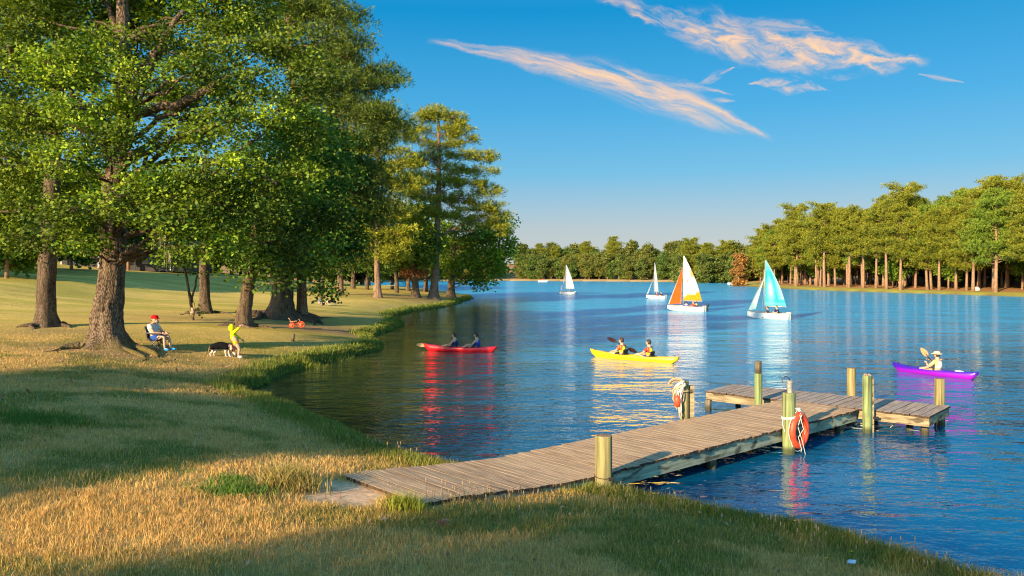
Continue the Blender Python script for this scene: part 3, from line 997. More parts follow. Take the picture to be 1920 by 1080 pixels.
near_tree('oak_tree', (88, 612), [(88, 615, 42), (86, 590, 36), (87, 540, 32), (90, 480, 29), (95, 400, 27), (98, 330, 26), (102, 270, 25), (108, 180, 20), (112, 60, 14)],
    [(20, 440, 60, 28, 0), (95, 420, 50, 28, 1.5), (150, 455, 45, 22, 1), (-20, 380, 60, 40, 0), (60, 340, 60, 32, 2), (150, 340, 50, 30, 2), (10, 230, 70, 50, 2), (110, 130, 80, 50, 2), (20, 90, 60, 50, 1), (-60, 300, 60, 60, 0), (90, 20, 80, 50, 1)],
    'second oak left of the huge mossy one, straight furrowed trunk', cat='oak tree', flare=0.45, sides=36, rough=0.14, roots=5, lai=5.5, leaf=0.15, clump=0.5)

near_tree('oak_tree', (385, 587), [(384, 590, 26), (384, 560, 20), (383, 520, 18), (382, 480, 16), (384, 400, 14), (388, 300, 10)],
    [(330, 440, 55, 26, 0), (385, 410, 60, 34, 0), (440, 440, 50, 28, 0), (350, 350, 60, 40, 1), (430, 340, 70, 44, 1)],
    'straight slim oak standing behind the crooked sapling', cat='oak tree', flare=0.5, sides=24, rough=0.1, roots=4, lai=3.2, leaf=0.22, clump=0.6, cols=OAKD)

near_tree('oak_tree', (458, 612), [(456, 615, 34), (457, 590, 27), (462, 560, 24), (468, 520, 22), (474, 470, 19), (485, 400, 16), (500, 300, 12)],
    [(455, 485, 50, 26, -1), (505, 455, 55, 34, -1.5), (560, 475, 50, 30, -1.5), (430, 400, 60, 40, 0), (520, 380, 70, 46, -1.5), (590, 400, 50, 46, -1), (540, 290, 75, 50, -1), (610, 320, 40, 46, 0), (480, 300, 60, 44, 0.5), (600, 235, 40, 36, 0), (470, 515, 22, 14, -0.5), (520, 530, 24, 12, -1)],
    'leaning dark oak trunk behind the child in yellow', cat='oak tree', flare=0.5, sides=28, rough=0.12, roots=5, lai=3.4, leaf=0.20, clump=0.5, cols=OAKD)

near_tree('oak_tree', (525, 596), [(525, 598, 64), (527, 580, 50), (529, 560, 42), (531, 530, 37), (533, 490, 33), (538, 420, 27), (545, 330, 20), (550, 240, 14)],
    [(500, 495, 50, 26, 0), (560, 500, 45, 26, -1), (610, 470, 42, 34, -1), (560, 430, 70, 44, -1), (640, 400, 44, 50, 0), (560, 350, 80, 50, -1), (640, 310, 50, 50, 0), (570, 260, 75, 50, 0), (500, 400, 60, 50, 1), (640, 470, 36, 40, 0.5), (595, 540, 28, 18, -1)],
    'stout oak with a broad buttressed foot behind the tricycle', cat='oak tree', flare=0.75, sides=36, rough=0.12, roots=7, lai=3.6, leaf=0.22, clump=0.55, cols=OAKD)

near_tree('pine_tree', (567, 597), [(567, 600, 22), (566, 560, 18), (565, 500, 17), (563, 400, 16), (560, 300, 15), (553, 200, 14), (545, 100, 12), (540, -20, 9), (538, -80, 6)],
    [(600, 40, 60, 34, 0), (655, 70, 36, 26, 0), (640, 25, 40, 22, 1), (560, -10, 60, 40, 0), (650, 110, 40, 20, 0), (690, 150, 58, 24, 0.5), (725, 150, 36, 22, 0.5), (640, 165, 55, 24, 0), (600, 190, 60, 34, 1), (690, 205, 45, 18, 0.5), (735, 222, 36, 16, 1),
     (650, 250, 55, 30, 0.5), (700, 265, 36, 24, 1), (500, 60, 60, 40, 1), (600, 120, 60, 40, 2), (630, 330, 60, 40, 1.5), (690, 330, 40, 34, 1.5), (690, 400, 40, 30, 1.5), (720, 380, 30, 22, 1.5), (645, 470, 40, 36, 1)],
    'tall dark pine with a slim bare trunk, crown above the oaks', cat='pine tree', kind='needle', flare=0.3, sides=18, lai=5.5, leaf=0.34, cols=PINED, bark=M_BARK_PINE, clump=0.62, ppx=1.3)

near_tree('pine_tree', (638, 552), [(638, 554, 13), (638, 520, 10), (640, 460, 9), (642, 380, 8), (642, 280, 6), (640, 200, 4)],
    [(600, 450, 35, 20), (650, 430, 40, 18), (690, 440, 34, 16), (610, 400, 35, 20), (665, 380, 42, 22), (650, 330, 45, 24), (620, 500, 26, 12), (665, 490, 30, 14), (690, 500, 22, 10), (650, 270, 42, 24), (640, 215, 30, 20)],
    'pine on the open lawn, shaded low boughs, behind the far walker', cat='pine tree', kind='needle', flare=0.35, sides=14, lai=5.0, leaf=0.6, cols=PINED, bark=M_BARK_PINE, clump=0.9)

near_tree('pine_tree', (708, 558), [(709, 560, 15), (708, 530, 11), (706, 480, 10), (705, 420, 9), (706, 340, 8), (712, 260, 6), (718, 200, 4)],
    [(700, 220, 34, 20), (740, 250, 34, 18), (690, 270, 36, 22), (745, 300, 36, 20), (700, 330, 42, 24), (755, 345, 30, 20), (660, 370, 34, 20), (720, 395, 42, 22), (690, 430, 36, 20), (745, 440, 30, 20), (655, 430, 30, 22), (735, 480, 26, 18), (690, 470, 22, 14), (715, 210, 24, 18)],
    'sunlit golden green pine, bare orange lower trunk at the lawn edge', cat='pine tree', kind='needle', flare=0.4, sides=16, lai=6.5, leaf=0.45, cols=PINEC, bark=M_BARK_PINE, clump=0.55)

near_tree('pine_tree', (814, 560), [(812, 563, 22), (814, 540, 15), (817, 500, 13), (820, 440, 11), (822, 380, 10), (823, 320, 8), (823, 270, 7), (822, 225, 4), (822, 205, 2)],
    [(822, 212, 26, 12), (795, 224, 20, 9), (850, 222, 24, 11), (790, 245, 16, 8), (865, 240, 22, 9), (835, 250, 26, 9), (880, 262, 12, 6), (785, 262, 18, 6), (820, 275, 22, 8), (855, 272, 18, 7), (870, 290, 30, 8, 0), (905, 294, 24, 8), (800, 300, 26, 10), (770, 305, 18, 8), (850, 318, 32, 9), (905, 322, 20, 7),
     (785, 335, 30, 11), (830, 340, 34, 9), (880, 345, 32, 10), (915, 358, 22, 9), (800, 365, 36, 12), (760, 350, 20, 10), (865, 372, 34, 11), (915, 388, 30, 10), (940, 402, 16, 7), (790, 395, 34, 13), (845, 400, 36, 12), (900, 415, 34, 11), (775, 420, 26, 14), (935, 430, 22, 10)],
    'tallest lone pine on the point, tiered golden boughs against the sky', cat='pine tree', kind='needle', flare=0.5, sides=18, lai=7.5, leaf=0.42, cols=PINEC, bark=M_BARK_PINE, clump=0.42, ppx=1.2)

near_tree('oak_tree', (844, 557), [(845, 558, 18), (846, 540, 13), (847, 510, 12), (850, 470, 9), (855, 430, 6)],
    [(830, 440, 40, 24), (880, 440, 44, 24), (925, 450, 34, 22), (905, 478, 40, 20), (860, 485, 36, 18), (940, 480, 22, 18), (925, 508, 26, 14), (890, 518, 26, 11), (905, 530, 16, 8), (800, 455, 34, 22), (945, 415, 14, 10), (955, 465, 12, 12), (835, 505, 24, 12)],
    'bushy green oak at the tip of the point, boughs drooping over water', cat='oak tree', kind='leaf', flare=0.4, sides=14, lai=5.0, leaf=0.36, cols=((0.10, 0.20, 0.01), (0.36, 0.42, 0.02)), clump=0.75)

near_tree('oak_tree', (779, 558), [(779, 560, 18), (779, 540, 13), (778, 520, 13), (777, 505, 15), (776, 480, 8), (778, 440, 5)],
    [(760, 470, 34, 20), (800, 465, 34, 20), (775, 440, 40, 20), (745, 450, 24, 18), (790, 490, 28, 14), (755, 495, 22, 11)],
    'small oak with a rusty brown burl of dead twigs round its fork', cat='oak tree', kind='leaf', flare=0.5, sides=14, lai=4.5, leaf=0.36, cols=((0.07, 0.15, 0.01), (0.21, 0.26, 0.02)), clump=0.75)
# rusty burl of dead twigs
bb = G(779, 558); t_ = bpy.data.objects['oak_tree.006'] if 'oak_tree.006' in bpy.data.objects else None
cc = ell_points(WD(778, 512, bb[1]), np.array([1.4, 1.2, 0.6]), 60)
V, q, c3 = needles(cc - bb, unit(cc - WD(778, 525, bb[1])), 14, 0.7, 0.07, ((0.20, 0.07, 0.025), (0.36, 0.14, 0.05)))
mb = MB(); mb.add(V, None, q, c3)
for o_ in bpy.data.objects:
    if o_.get('label', '').startswith('small oak with a rusty'): mb.build('dead_twigs', M_PINE, o_)

near_tree('forked_tree', (744, 549), [(744, 550, 8), (744, 530, 7), (742, 515, 7), (737, 495, 5), (734, 470, 3)],
    [(735, 490, 24, 12), (720, 470, 24, 16), (755, 480, 20, 14)], 'low forked tree with two stems behind the golden pine', cat='tree',
    limbs=[(0.5, (744, 530, 5), (750, 510, 5), (752, 480, 3))], flare=0.3, sides=10, lai=2.6, leaf=0.4, clump=0.9, cols=OAKD)

# crooked sapling with a sack hanging from it
near_tree('sapling', (360, 600), [(362, 600, 6), (358, 570, 6), (354, 545, 5), (350, 520, 5), (345, 500, 4), (340, 470, 2)],
    [(335, 490, 26, 12), (360, 500, 20, 9), (330, 465, 34, 16), (367, 582, 9, 6)], 'thin crooked sapling in front of the slim oak', cat='sapling',
    limbs=[(0.2, (358, 570, 4), (366, 545, 4), (372, 510, 3)), (0, (361, 590, 3), (345, 588, 2), (338, 590, 2))], flare=0.2, sides=8, lai=1.8, leaf=0.15, clump=0.3)

# more dark trunks at the back of the point
for i, (px, py, w, top, lab) in enumerate([(662, 541, 9, 430, 'dark trunked tree between the lawn pine and the golden pine'), (765, 546, 8, 440, 'dark slanting tree just left of the burl oak'),
                               (798, 547, 9, 430, 'dark tree in shade between the burl oak and the lone pine'), (735, 542, 7, 450, 'small dark tree far back at the bay, left of the fork'),
                               (604, 541, 8, 420, 'shaded tree at the back of the lawn beside the stout oak'), (688, 543, 7, 440, 'slim tree at the bay shore left of the bench')]):
    near_tree('shore_tree', (px, py), [(px, py, w), (px + 1, py - 30, w * .8), (px + 2, top + 30, w * .6), (px, top - 20, w * .3)],
              [(px - 16, top + 30, 26, 20), (px + 18, top + 20, 28, 20), (px, top - 10, 34, 24), (px + 5, top + 55, 24, 14), (px, top - 40, 26, 20)],
              lab, cat='tree', flare=0.3, sides=10, lai=4, leaf=0.5, clump=1.0, cols=OAKD)


# ================================================================ far trees, shared meshes
def pine_variant(h, seed, cols, start=0.42, wid=0.19, tuft=0.62, nb=46):
    rs = np.random.default_rng(seed)
    tb, fb = MB(), MB()
    zz = np.linspace(0, h, 9)
    lean = rs.normal(0, 0.015, 2)
    P_ = np.stack([lean[0] * zz + 0.1 * np.sin(zz * .4 + seed), lean[1] * zz, zz], -1)
    rad = 0.019 * h * (1 - 0.75 * (zz / h) ** 1.1); rad[0] *= 1.3
    P_[0][2] -= 0.6
    tb.tube(P_, rad, 9, True)
    C, Dr = [], []
    for k in range(nb):
        f = start + (1 - start) * (k + rs.random()) / nb
        z = f * h
        a = k * 2.399 + rs.normal(0, .4)
        u = (f - start) / (1 - start)
        L = h * wid * (0.55 + 0.75 * math.sin(min(1, u * 1.15 + 0.25) * math.pi * 0.78)) * rs.uniform(0.6, 1.2)
        if u > 0.85: L *= 0.7
        d = np.array([math.cos(a), math.sin(a), rs.uniform(0.0, 0.45)])
        st = np.array([lean[0] * z, lean[1] * z, z])
        e = st + d * L
        tb.tube([st, st + d * L * .5 + [0, 0, -.03 * L], e], [0.05 + 0.02 * L / 3, 0.04, 0.015], 4, False)
        m_ = int(14 + L * 8.0)
        t = 0.40 + 0.65 * rs.random(m_)
        p = st + d * L * t[:, None] + rs.normal(0, 1, (m_, 3)) * [0.2 * L, 0.2 * L, 0.05 * L + .08] + [0, 0, .15]
        C.append(p); Dr.append(unit(p - st + [0, 0, 0.5 * L]))
    C = np.concatenate(C); Dr = np.concatenate(Dr)
    V, q, c3 = needles(C, Dr, 15, tuft, tuft * 0.15, cols)
    fb.add(V, None, q, c3)
    return (tb.mesh('pine_trunk', M_BARK_FAR, True), fb.mesh('pine_crown', M_PINE), h)


def broad_variant(h, seed, cols, r=0.30, leaf=0.42, low=0.22, n=16, per=36):
    rs = np.random.default_rng(seed)
    tb, fb = MB(), MB()
    zz = np.linspace(0, h * .75, 6)
    P_ = np.stack([0.15 * np.sin(zz * .6 + seed), 0.1 * np.cos(zz * .5), zz], -1); P_[0][2] -= 0.6
    tb.tube(P_, 0.02 * h * (1 - .7 * zz / zz[-1]) + 0.03, 8, True)
    for k in range(n):
        f = rs.random()
        z = h * (low + (0.92 - low) * f)
        rr = r * h * (0.35 + 0.75 * math.sin(math.pi * (0.12 + 0.8 * f)))
        a = k * 2.4 + rs.normal(0, .5)
        q_ = rr * 0.62 * rs.uniform(0.5, 1.1)
        c = np.array([math.cos(a) * q_, math.sin(a) * q_, z])
        er = np.array([1, 1, 0.72]) * h * r * rs.uniform(0.34, 0.55)
        tb.tube(bez([0, 0, z * .75], c, 0.05, 4, 0.03), [0.09, 0.07, 0.05, 0.02], 4, False)
        cc = ell_points(c, er, 17)
        V, q, c3 = leaves(cc, per, h * 0.035, leaf, cols, 0.6, 0.1)
        fb.add(V, None, q, c3)
    return (tb.mesh('tree_trunk', M_BARK_FAR, True), fb.mesh('tree_crown', M_OAK), h)


RBC = ((0.07, 0.115, 0.012), (0.34, 0.31, 0.020))
PV = [pine_variant(16, 11, RBC, 0.30, 0.19, 0.5, 60), pine_variant(17, 12, RBC, 0.42, 0.18, .5, 50), pine_variant(15, 13, RBC, 0.25, 0.21, .5, 60), pine_variant(18, 14, RBC, 0.34, 0.18, .5, 58), pine_variant(16, 15, ((0.07, 0.14, 0.014), (0.26, 0.32, 0.025)), 0.28, 0.20, .5, 60)]
UV = [broad_variant(9, 21, ((0.05, 0.13, 0.01), (0.22, 0.31, 0.02)), 0.34, 0.42, 0.30, 16, 26), broad_variant(10, 22, ((0.05, 0.12, 0.01), (0.20, 0.29, 0.02)), 0.30, 0.45, 0.34, 16, 26)]
FV = [broad_variant(13, 31, ((0.065, 0.12, 0.02), (0.22, 0.24, 0.04)), 0.30, 0.62, 0.12, 22, 22), broad_variant(14, 32, ((0.08, 0.12, 0.02), (0.26, 0.24, 0.04)), 0.27, 0.62, 0.16, 22, 22),
      broad_variant(12, 33, ((0.055, 0.12, 0.02), (0.18, 0.24, 0.035)), 0.32, 0.6, 0.10, 22, 22), broad_variant(15, 34, ((0.09, 0.13, 0.02), (0.28, 0.25, 0.04)), 0.26, 0.62, 0.2, 22, 22)]
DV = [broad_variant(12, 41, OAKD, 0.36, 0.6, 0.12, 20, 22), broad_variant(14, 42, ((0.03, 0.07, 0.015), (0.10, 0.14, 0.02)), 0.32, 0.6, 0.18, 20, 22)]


def place(var, name, x, y, s, label, group, cat='tree', rz=None, sink=0.0, sq=1.0):
    o = empty(name, (x, y, gz(x, y) - sink), rz if rz is not None else random.uniform(0, 6.28), label, cat, group, scale=(s * sq, s * sq, s))
    for nm, me in (('trunk', var[0]), ('crown', var[1])):
        c_ = bpy.data.objects.new(nm, me); COL.objects.link(c_); c_.parent = o
    return o


# the right bank: rows of tall pines, then a green understory
def along(pts, t):
    pts = np.asarray(pts, float)
    s_ = np.concatenate([[0], np.cumsum(np.linalg.norm(np.diff(pts, axis=0), axis=1))])
    u = t * s_[-1]
    p = np.array([np.interp(u, s_, pts[:, 0]), np.interp(u, s_, pts[:, 1])])
    e = np.array([np.interp(u + .5, s_, pts[:, 0]), np.interp(u + .5, s_, pts[:, 1])]) - np.array([np.interp(u - .5, s_, pts[:, 0]), np.interp(u - .5, s_, pts[:, 1])])
    e /= np.linalg.norm(e) + 1e-9
    return p, np.array([-e[1], e[0]])


BANK = [P2(1396, 536), P2(1500, 543), P2(1600, 546.5), P2(1700, 549.5), P2(1800, 552.5), P2(1920, 556.5), (86, 96), (100, 76)]
FRONT = []
for row, (n, dist, jit, smin, smax) in enumerate([(38, 5.5, 2.4, 0.80, 1.06), (36, 10.0, 2.4, 0.82, 1.08), (32, 16, 2.5, 0.9, 1.12), (28, 25, 3, 0.98, 1.15), (22, 38, 4, 1.04, 1.18)]):
    for i in range(n):
        t = (i + 0.5 + random.uniform(-.35, .35)) / n
        p, nn = along(BANK, t)
        if sdf(np.array([p[0] + nn[0] * 3]), np.array([p[1] + nn[1] * 3]))[0] < 0: nn = -nn
        p = p + nn * (dist + random.uniform(-jit, jit))
        g = ('tall pine at the front of the right bank, bare sunlit trunk at the water' if row == 0 else 'tall pine standing back among the wood on the right bank')
        s = random.uniform(smin, smax) * (0.86 + 0.22 * t)
        o_ = place(random.choice(PV), 'pine_tree', p[0], p[1], s * random.choice((1, 1, .93, 1.06)), g, 'front pines of the right bank' if row == 0 else 'rear pines of the right bank', 'pine tree', sink=max(0, gz(*p) - 1.6), sq=0.95)
for i in range(44):
    t = (i + 0.5 + random.uniform(-.4, .4)) / 44
    p, nn = along(BANK, t)
    if sdf(np.array([p[0] + nn[0] * 3]), np.array([p[1] + nn[1] * 3]))[0] < 0: nn = -nn
    p = p + nn * random.choice((9, 12, 15, 19, 23, 28))
    place(random.choice(UV), 'understory_tree', p[0], p[1], random.uniform(0.6, 0.95), 'bright green broadleaf tree growing low under the right bank pines', 'understory trees of the right bank', 'tree', sink=max(0, gz(*p) - 1.6))
WORDS = 'first second third fourth fifth sixth seventh eighth ninth tenth eleventh twelfth thirteenth fourteenth fifteenth sixteenth seventeenth eighteenth nineteenth twentieth'.split()
fr = sorted([o_ for o_ in COL.objects if o_.get('group') == 'front pines of the right bank' and 960 + o_.location.x / o_.location.y * FOCAL < 1930], key=lambda o_: -o_.location.x / o_.location.y)
for k_, o_ in enumerate(fr[:20]): o_['label'] = WORDS[k_] + ' front row pine on the right bank counted from the right edge'
# wood closing the view behind the rows
for i in range(36):
    t = (i + 0.5) / 36
    p, nn = along(BANK, t)
    if sdf(np.array([p[0] + nn[0] * 3]), np.array([p[1] + nn[1] * 3]))[0] < 0: nn = -nn
    p = p + nn * random.uniform(34, 54)
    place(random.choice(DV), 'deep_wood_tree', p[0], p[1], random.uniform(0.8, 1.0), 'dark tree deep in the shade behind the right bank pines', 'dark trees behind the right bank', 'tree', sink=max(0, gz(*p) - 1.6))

# one rusty cypress where the banks meet
cy = broad_variant(10, 51, ((0.28, 0.13, 0.035), (0.50, 0.26, 0.07)), 0.20, 0.40, 0.05, 18, 24)
p = WD(1388, 531, 196)
place(cy, 'cypress_tree', p[0] - 0.3, 196, 1.0, 'rust coloured cypress where the right bank meets the far shore', None, 'cypress tree', sink=0.2)

# far shore
FAR = [P2(690, 530), P2(750, 528), P2(850, 527), P2(950, 526.5), P2(1100, 527.5), P2(1250, 528.6), P2(1360, 530), P2(1400, 532), P2(1450, 531), P2(1520, 530)]
for row, (n, dist, jit, sm) in enumerate([(76, 8, 2.5, 0.74), (64, 18, 3, 0.92), (56, 31, 4, 1.02)]):
    for i in range(n):
        t = (i + .5 + random.uniform(-.4, .4)) / n
        p, nn = along(FAR, t)
        if sdf(np.array([p[0] + nn[0] * 4]), np.array([p[1] + nn[1] * 4]))[0] < 0: nn = -nn
        p = p + nn * (dist + random.uniform(-jit, jit))
        s = sm * random.uniform(0.85, 1.15) * (1.06 if p[0] < 20 else 0.96)
        nm, lab, gr = [('far_shore_tree', 'rounded sunlit tree in the front line of the far shore', 'front trees of the far shore'),
                       ('far_shore_tree', 'tree in the second line of the wood on the far shore', 'middle trees of the far shore'),
                       ('far_shore_tree', 'tree on the skyline of the wood beyond the far shore', 'skyline trees of the far shore')][row]
        place(random.choice(FV + [PV[2]] * (row > 0)), nm, p[0], p[1], s, lab, gr, 'tree', sink=max(0, gz(*p) - 2.4), sq=random.uniform(.78, 1.0))

# wood at the back of the left lawn
LW = [(-120, 82), (-92, 92), (-72, 98), (-55, 104), (-42, 116), (-36, 140), (-38, 165), (-42, 190)]
for row, (n, dist) in enumerate([(26, 0), (26, 7), (24, 15)]):
    for i in range(n):
        t = (i + .5 + random.uniform(-.35, .35)) / n
        p, nn = along(LW, t)
        if nn[1] < 0: nn = -nn
        p = p + nn * (dist + random.uniform(-2, 2))
        if sdf(np.array([p[0]]), np.array([p[1]]))[0] < 1.0: continue
        place(random.choice(DV), 'lawn_edge_tree', p[0], p[1], random.uniform(0.85, 1.15), 'shaded tree in the dark wood at the back of the left lawn', 'trees at the back of the lawn', 'tree')
for i, (px, py) in enumerate([(15, 522), (60, 508), (135, 506), (275, 506), (330, 505), (240, 507)]):
    b = G(px, py)
    place(DV[i % 2], 'lawn_edge_tree', b[0], b[1], 0.7, 'shaded tree in the dark wood at the back of the left lawn', 'trees at the back of the lawn', 'tree')

for x_, y_, k_ in ((-49, 61, .95), (-56, 59, 1.1), (-64, 57, 1.0), (-73, 55, 1.1), (-84, 55, 1.0)):
    place(DV[0], 'lawn_tree', x_, y_, k_, 'big shade tree at the left side of the lawn, out of the picture', 'shade trees beside the lawn', 'tree')
# trees behind and to the left of the viewpoint: they cast the long shadows over the lawn
NRM = Vector((-SUN_TO.y, SUN_TO.x, 0))
SV = [broad_variant(13, 61, OAKC, 0.36, 0.6, 0.22, 30, 16), broad_variant(13, 62, OAKC, 0.36, 0.6, 0.22, 30, 11)]
for (s_, v_, k) in SHADE if 'SHADE' in globals() else [(-20.5, 13.1, 0.70), (-23, 16.4, 0.76), (-26, 18.8, 0.80), (-25, 21.6, 0.80), (-25, 3.9, 0.80), (-27, -2.6, 0.9), (-22, 1.0, 0.7)]:
    p = SUN_TO * s_ + NRM * v_
    place(SV[v_ < 8], 'park_tree', p.x, p.y, k, 'broad park tree whose shadow falls across the near lawn', 'park trees behind the viewpoint', 'tree')

# ================================================================ dock
def wood_mat(name, cols, grain=(2, 2, 2), rough=0.8, bump=0.5, rnd=0.5, dark=0.5, axis_noise=None):
    m, t, out = new_mat(name)
    co = objco(t)
    oi = t.nodes.new('ShaderNodeObjectInfo')
    r_ = NS(t, oi.outputs['Random'])
    x, y, z = sep(t, co)
    v = vec(t, x * grain[0] + r_ * 37.0, y * grain[1] + r_ * 11.0, z * grain[2])
    n = noise_n(t, v, 1.0, 8, 0.62, 0.4)
    n2 = noise_n(t, vec(t, x * 1.6 + r_ * 50.0, y * 1.6, z * 1.6), 1.0, 5, 0.6)
    c = mixc(t, n.rng(0.32, 0.68), cols[0], cols[1])
    c = mixc(t, r_ * rnd, c, cols[2])
    c = mixc(t, n2.rng(0.5, 0.75, 0.0, dark), c, cols[3])
    crk = noise_n(t, vec(t, x * grain[0] * 2.2 + r_ * 9.0, y * grain[1] * 2.2, z * grain[2] * 0.5), 1.0, 2, 0.5, 0.5)
    c = mixc(t, crk.rng(0.53, 0.66, 0.0, 0.8), c, (0.05, 0.035, 0.02))
    if 'post' in name or 'piling' in name: c = mixc(t, (z + n2 * 0.12).rng(0.12, 0.26, 0.8, 0.0), c, (0.03, 0.03, 0.015))
    kn = t.nodes.new('ShaderNodeTexVoronoi'); t.links.new(vec(t, x * 1.7 + r_ * 20.0, y * 1.7, z * 2.0), kn.inputs['Vector'])
    c = mixc(t, NS(t, kn.outputs[0]).rng(0.0, 0.07, 0.55, 0.0), c, (0.06, 0.035, 0.02))
    pbsdf(t, out, c, rough, 0.25, bumpn(t, n, bump, 0.01))
    return m


def grain_along(d, across=26.0, along=1.1):
    """scale factors that stretch the grain along direction d by feeding rotated coordinates"""
    return d


def plank_mat(name, d, cols, rnd=0.55, dark=0.35):
    m, t, out = new_mat(name)
    co = objco(t)
    oi = t.nodes.new('ShaderNodeObjectInfo'); r_ = NS(t, oi.outputs['Random'])
    x, y, z = sep(t, co)
    u = x * d[0] + y * d[1]; w = x * -d[1] + y * d[0]
    v = vec(t, u * 1.3 + r_ * 37.0, w * 26.0 + r_ * 11.0, z * 26.0)
    n = noise_n(t, v, 1.0, 8, 0.65, 0.5)
    n2 = noise_n(t, vec(t, u * 0.9 + r_ * 50.0, w * 3.0, 0.0), 1.0, 5, 0.6)
    crack = noise_n(t, vec(t, u * 0.7 + r_ * 17.0, w * 60.0 + r_ * 5.0, 0.0), 1.0, 2, 0.4, 0.6)
    c = mixc(t, n.rng(0.3, 0.7), cols[0], cols[1])
    c = mixc(t, r_ * rnd, c, cols[2])
    c = mixc(t, n2.rng(0.48, 0.72, 0.0, dark), c, cols[3])
    c = mixc(t, crack.rng(0.62, 0.72, 0.0, 0.6), c, (0.05, 0.035, 0.03))
    pbsdf(t, out, c, 0.75, 0.3, bumpn(t, n * 0.7 + crack * -0.4, 0.7, 0.012))
    return m


ZD, ZE = 0.485, 0.70
Bn = W(788, 944, ZE); An = W(640, 890, ZE)
N2 = W(1609, 768, ZD); N1 = W(1471, 748.5, ZD)
T1, T2, T3, T4 = W(1374, 721, ZD), W(1320, 734, ZD), W(1783, 762, ZD), W(1744, 782, ZD)
dock = empty('dock', (float(Bn[0]), float(Bn[1]), 0.0), label='weathered grey wooden dock with a T shaped end and green posts', cat='dock')
DB = np.array([Bn[0], Bn[1], 0.0])
dm = (N2 - Bn)[:2]; dm /= np.linalg.norm(dm)
pm = np.array([-dm[1], dm[0]])
td = (T4 - T2)[:2]; td /= np.linalg.norm(td)
tp = (T1 - T2)[:2]; tp /= np.linalg.norm(tp)
WC = ((0.21, 0.115, 0.06), (0.66, 0.42, 0.23), (0.46, 0.32, 0.19), (0.14, 0.08, 0.045))
M_PLM = plank_mat('dock_plank_wood', pm, WC)
M_PLT = plank_mat('dock_head_wood', tp, ((0.18, 0.12, 0.085), (0.52, 0.38, 0.27), (0.34, 0.28, 0.24), (0.12, 0.08, 0.06)))
M_BEAM = wood_mat('treated_beam', ((0.16, 0.17, 0.12), (0.40, 0.40, 0.27), (0.30, 0.36, 0.28), (0.10, 0.09, 0.06)), (1.2, 1.2, 16), bump=0.5)
M_BEAMB = wood_mat('brown_beam', ((0.16, 0.11, 0.06), (0.42, 0.32, 0.18), (0.3, 0.28, 0.16), (0.07, 0.05, 0.03)), (1.2, 1.2, 16), bump=0.5)
M_POST = wood_mat('treated_post', ((0.17, 0.14, 0.055), (0.40, 0.29, 0.12), (0.24, 0.25, 0.10), (0.14, 0.08, 0.04)), (17, 17, 1.0), bump=0.9, rnd=0.5)
M_POSTG = wood_mat('green_post', ((0.13, 0.18, 0.06), (0.28, 0.33, 0.13), (0.33, 0.29, 0.13), (0.09, 0.08, 0.04)), (17, 17, 1.0), bump=0.9, rnd=0.3)
M_POSTD = wood_mat('old_piling', ((0.06, 0.045, 0.03), (0.30, 0.22, 0.12), (0.2, 0.16, 0.1), (0.03, 0.025, 0.02)), (14, 14, 1.0), bump=0.9)
M_END = plain('end_grain', (0.24, 0.15, 0.09), 0.9, 0.1, 0.5, 40, bump=0.6)
M_METAL = plain('dark_iron', (0.05, 0.04, 0.035), 0.5, 0.5, 0.4, 20, metal=0.6)
M_ROPE = plain('pale_rope', (0.44, 0.33, 0.21), 0.9, 0.1, 0.25, 80, bump=0.6)
M_ORANGE = plain('orange_plastic', (0.74, 0.07, 0.022), 0.45, 0.4, 0.18, 8)

M_EDGE_DARK = plain('darkened_board_edge', (0.075, 0.05, 0.035), 0.9, 0.1, 0.5, 30)  # weathered edge tone, darkened so lit gaps between boards look shaded
ramp_len = 3.0
Lm = np.linalg.norm((N2 - Bn)[:2])
NPL = 82
An2, Bn2 = An[:2], Bn[:2]


def plank(p0, p1, p2, p3, z0, z1, th, mat, name='plank'):
    """p0,p1 along the near edge; p2,p3 along the far edge; z0,z1 height at the plank's two long edges"""
    c = (p0 + p1 + p2 + p3) / 4
    cc = np.array([c[0], c[1], (z0 + z1) / 2])
    jn, jf = random.uniform(-.025, .035), random.uniform(-.025, .03)
    a = (p0 - p2); a /= np.linalg.norm(a)
    p0, p1, p2, p3 = p0 + a * jn, p1 + a * jn, p2 - a * jf, p3 - a * jf
    dz = random.uniform(-.002, .003); tz = random.uniform(-.002, .003)
    top = [(*p0, z0 + dz), (*p1, z1 + dz + tz), (*p3, z1 + dz + tz), (*p2, z0 + dz)]
    V = [(x, y, z - th) for x, y, z in top] + top
    V = np.array(V) - cc
    if np.cross(p1 - p0, p2 - p0) < 0: V = V[[3, 2, 1, 0, 7, 6, 5, 4]]
    ins = 0.003   # worn upper corners
    mb = MB()
    Vt = V[4:].copy(); cen = Vt.mean(0)
    Vm = V[4:].copy(); Vm[:, 2] -= 0.003
    d_ = unit(cen - Vt) * ins; d_[:, 2] = 0
    Vt = Vt + d_
    allv = np.concatenate([V[:4], Vm, Vt])
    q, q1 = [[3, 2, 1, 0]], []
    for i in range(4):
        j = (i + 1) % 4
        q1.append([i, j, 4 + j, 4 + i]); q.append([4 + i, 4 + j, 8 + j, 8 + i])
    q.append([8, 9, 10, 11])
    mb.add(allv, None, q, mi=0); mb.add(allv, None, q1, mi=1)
    o = mb.build(name, [mat, M_EDGE_DARK], dock)
    o.location = cc - DB
    return o


def deck_z(s):
    t = min(1.0, max(0.0, s / ramp_len))
    t = t * t * (3 - 2 * t) * 0.6 + t * 0.4
    return ZE + (ZD - ZE) * t


def edges(f):
    return Bn2 + (N2[:2] - Bn2) * f, An2 + (N1[:2] - An2) * f


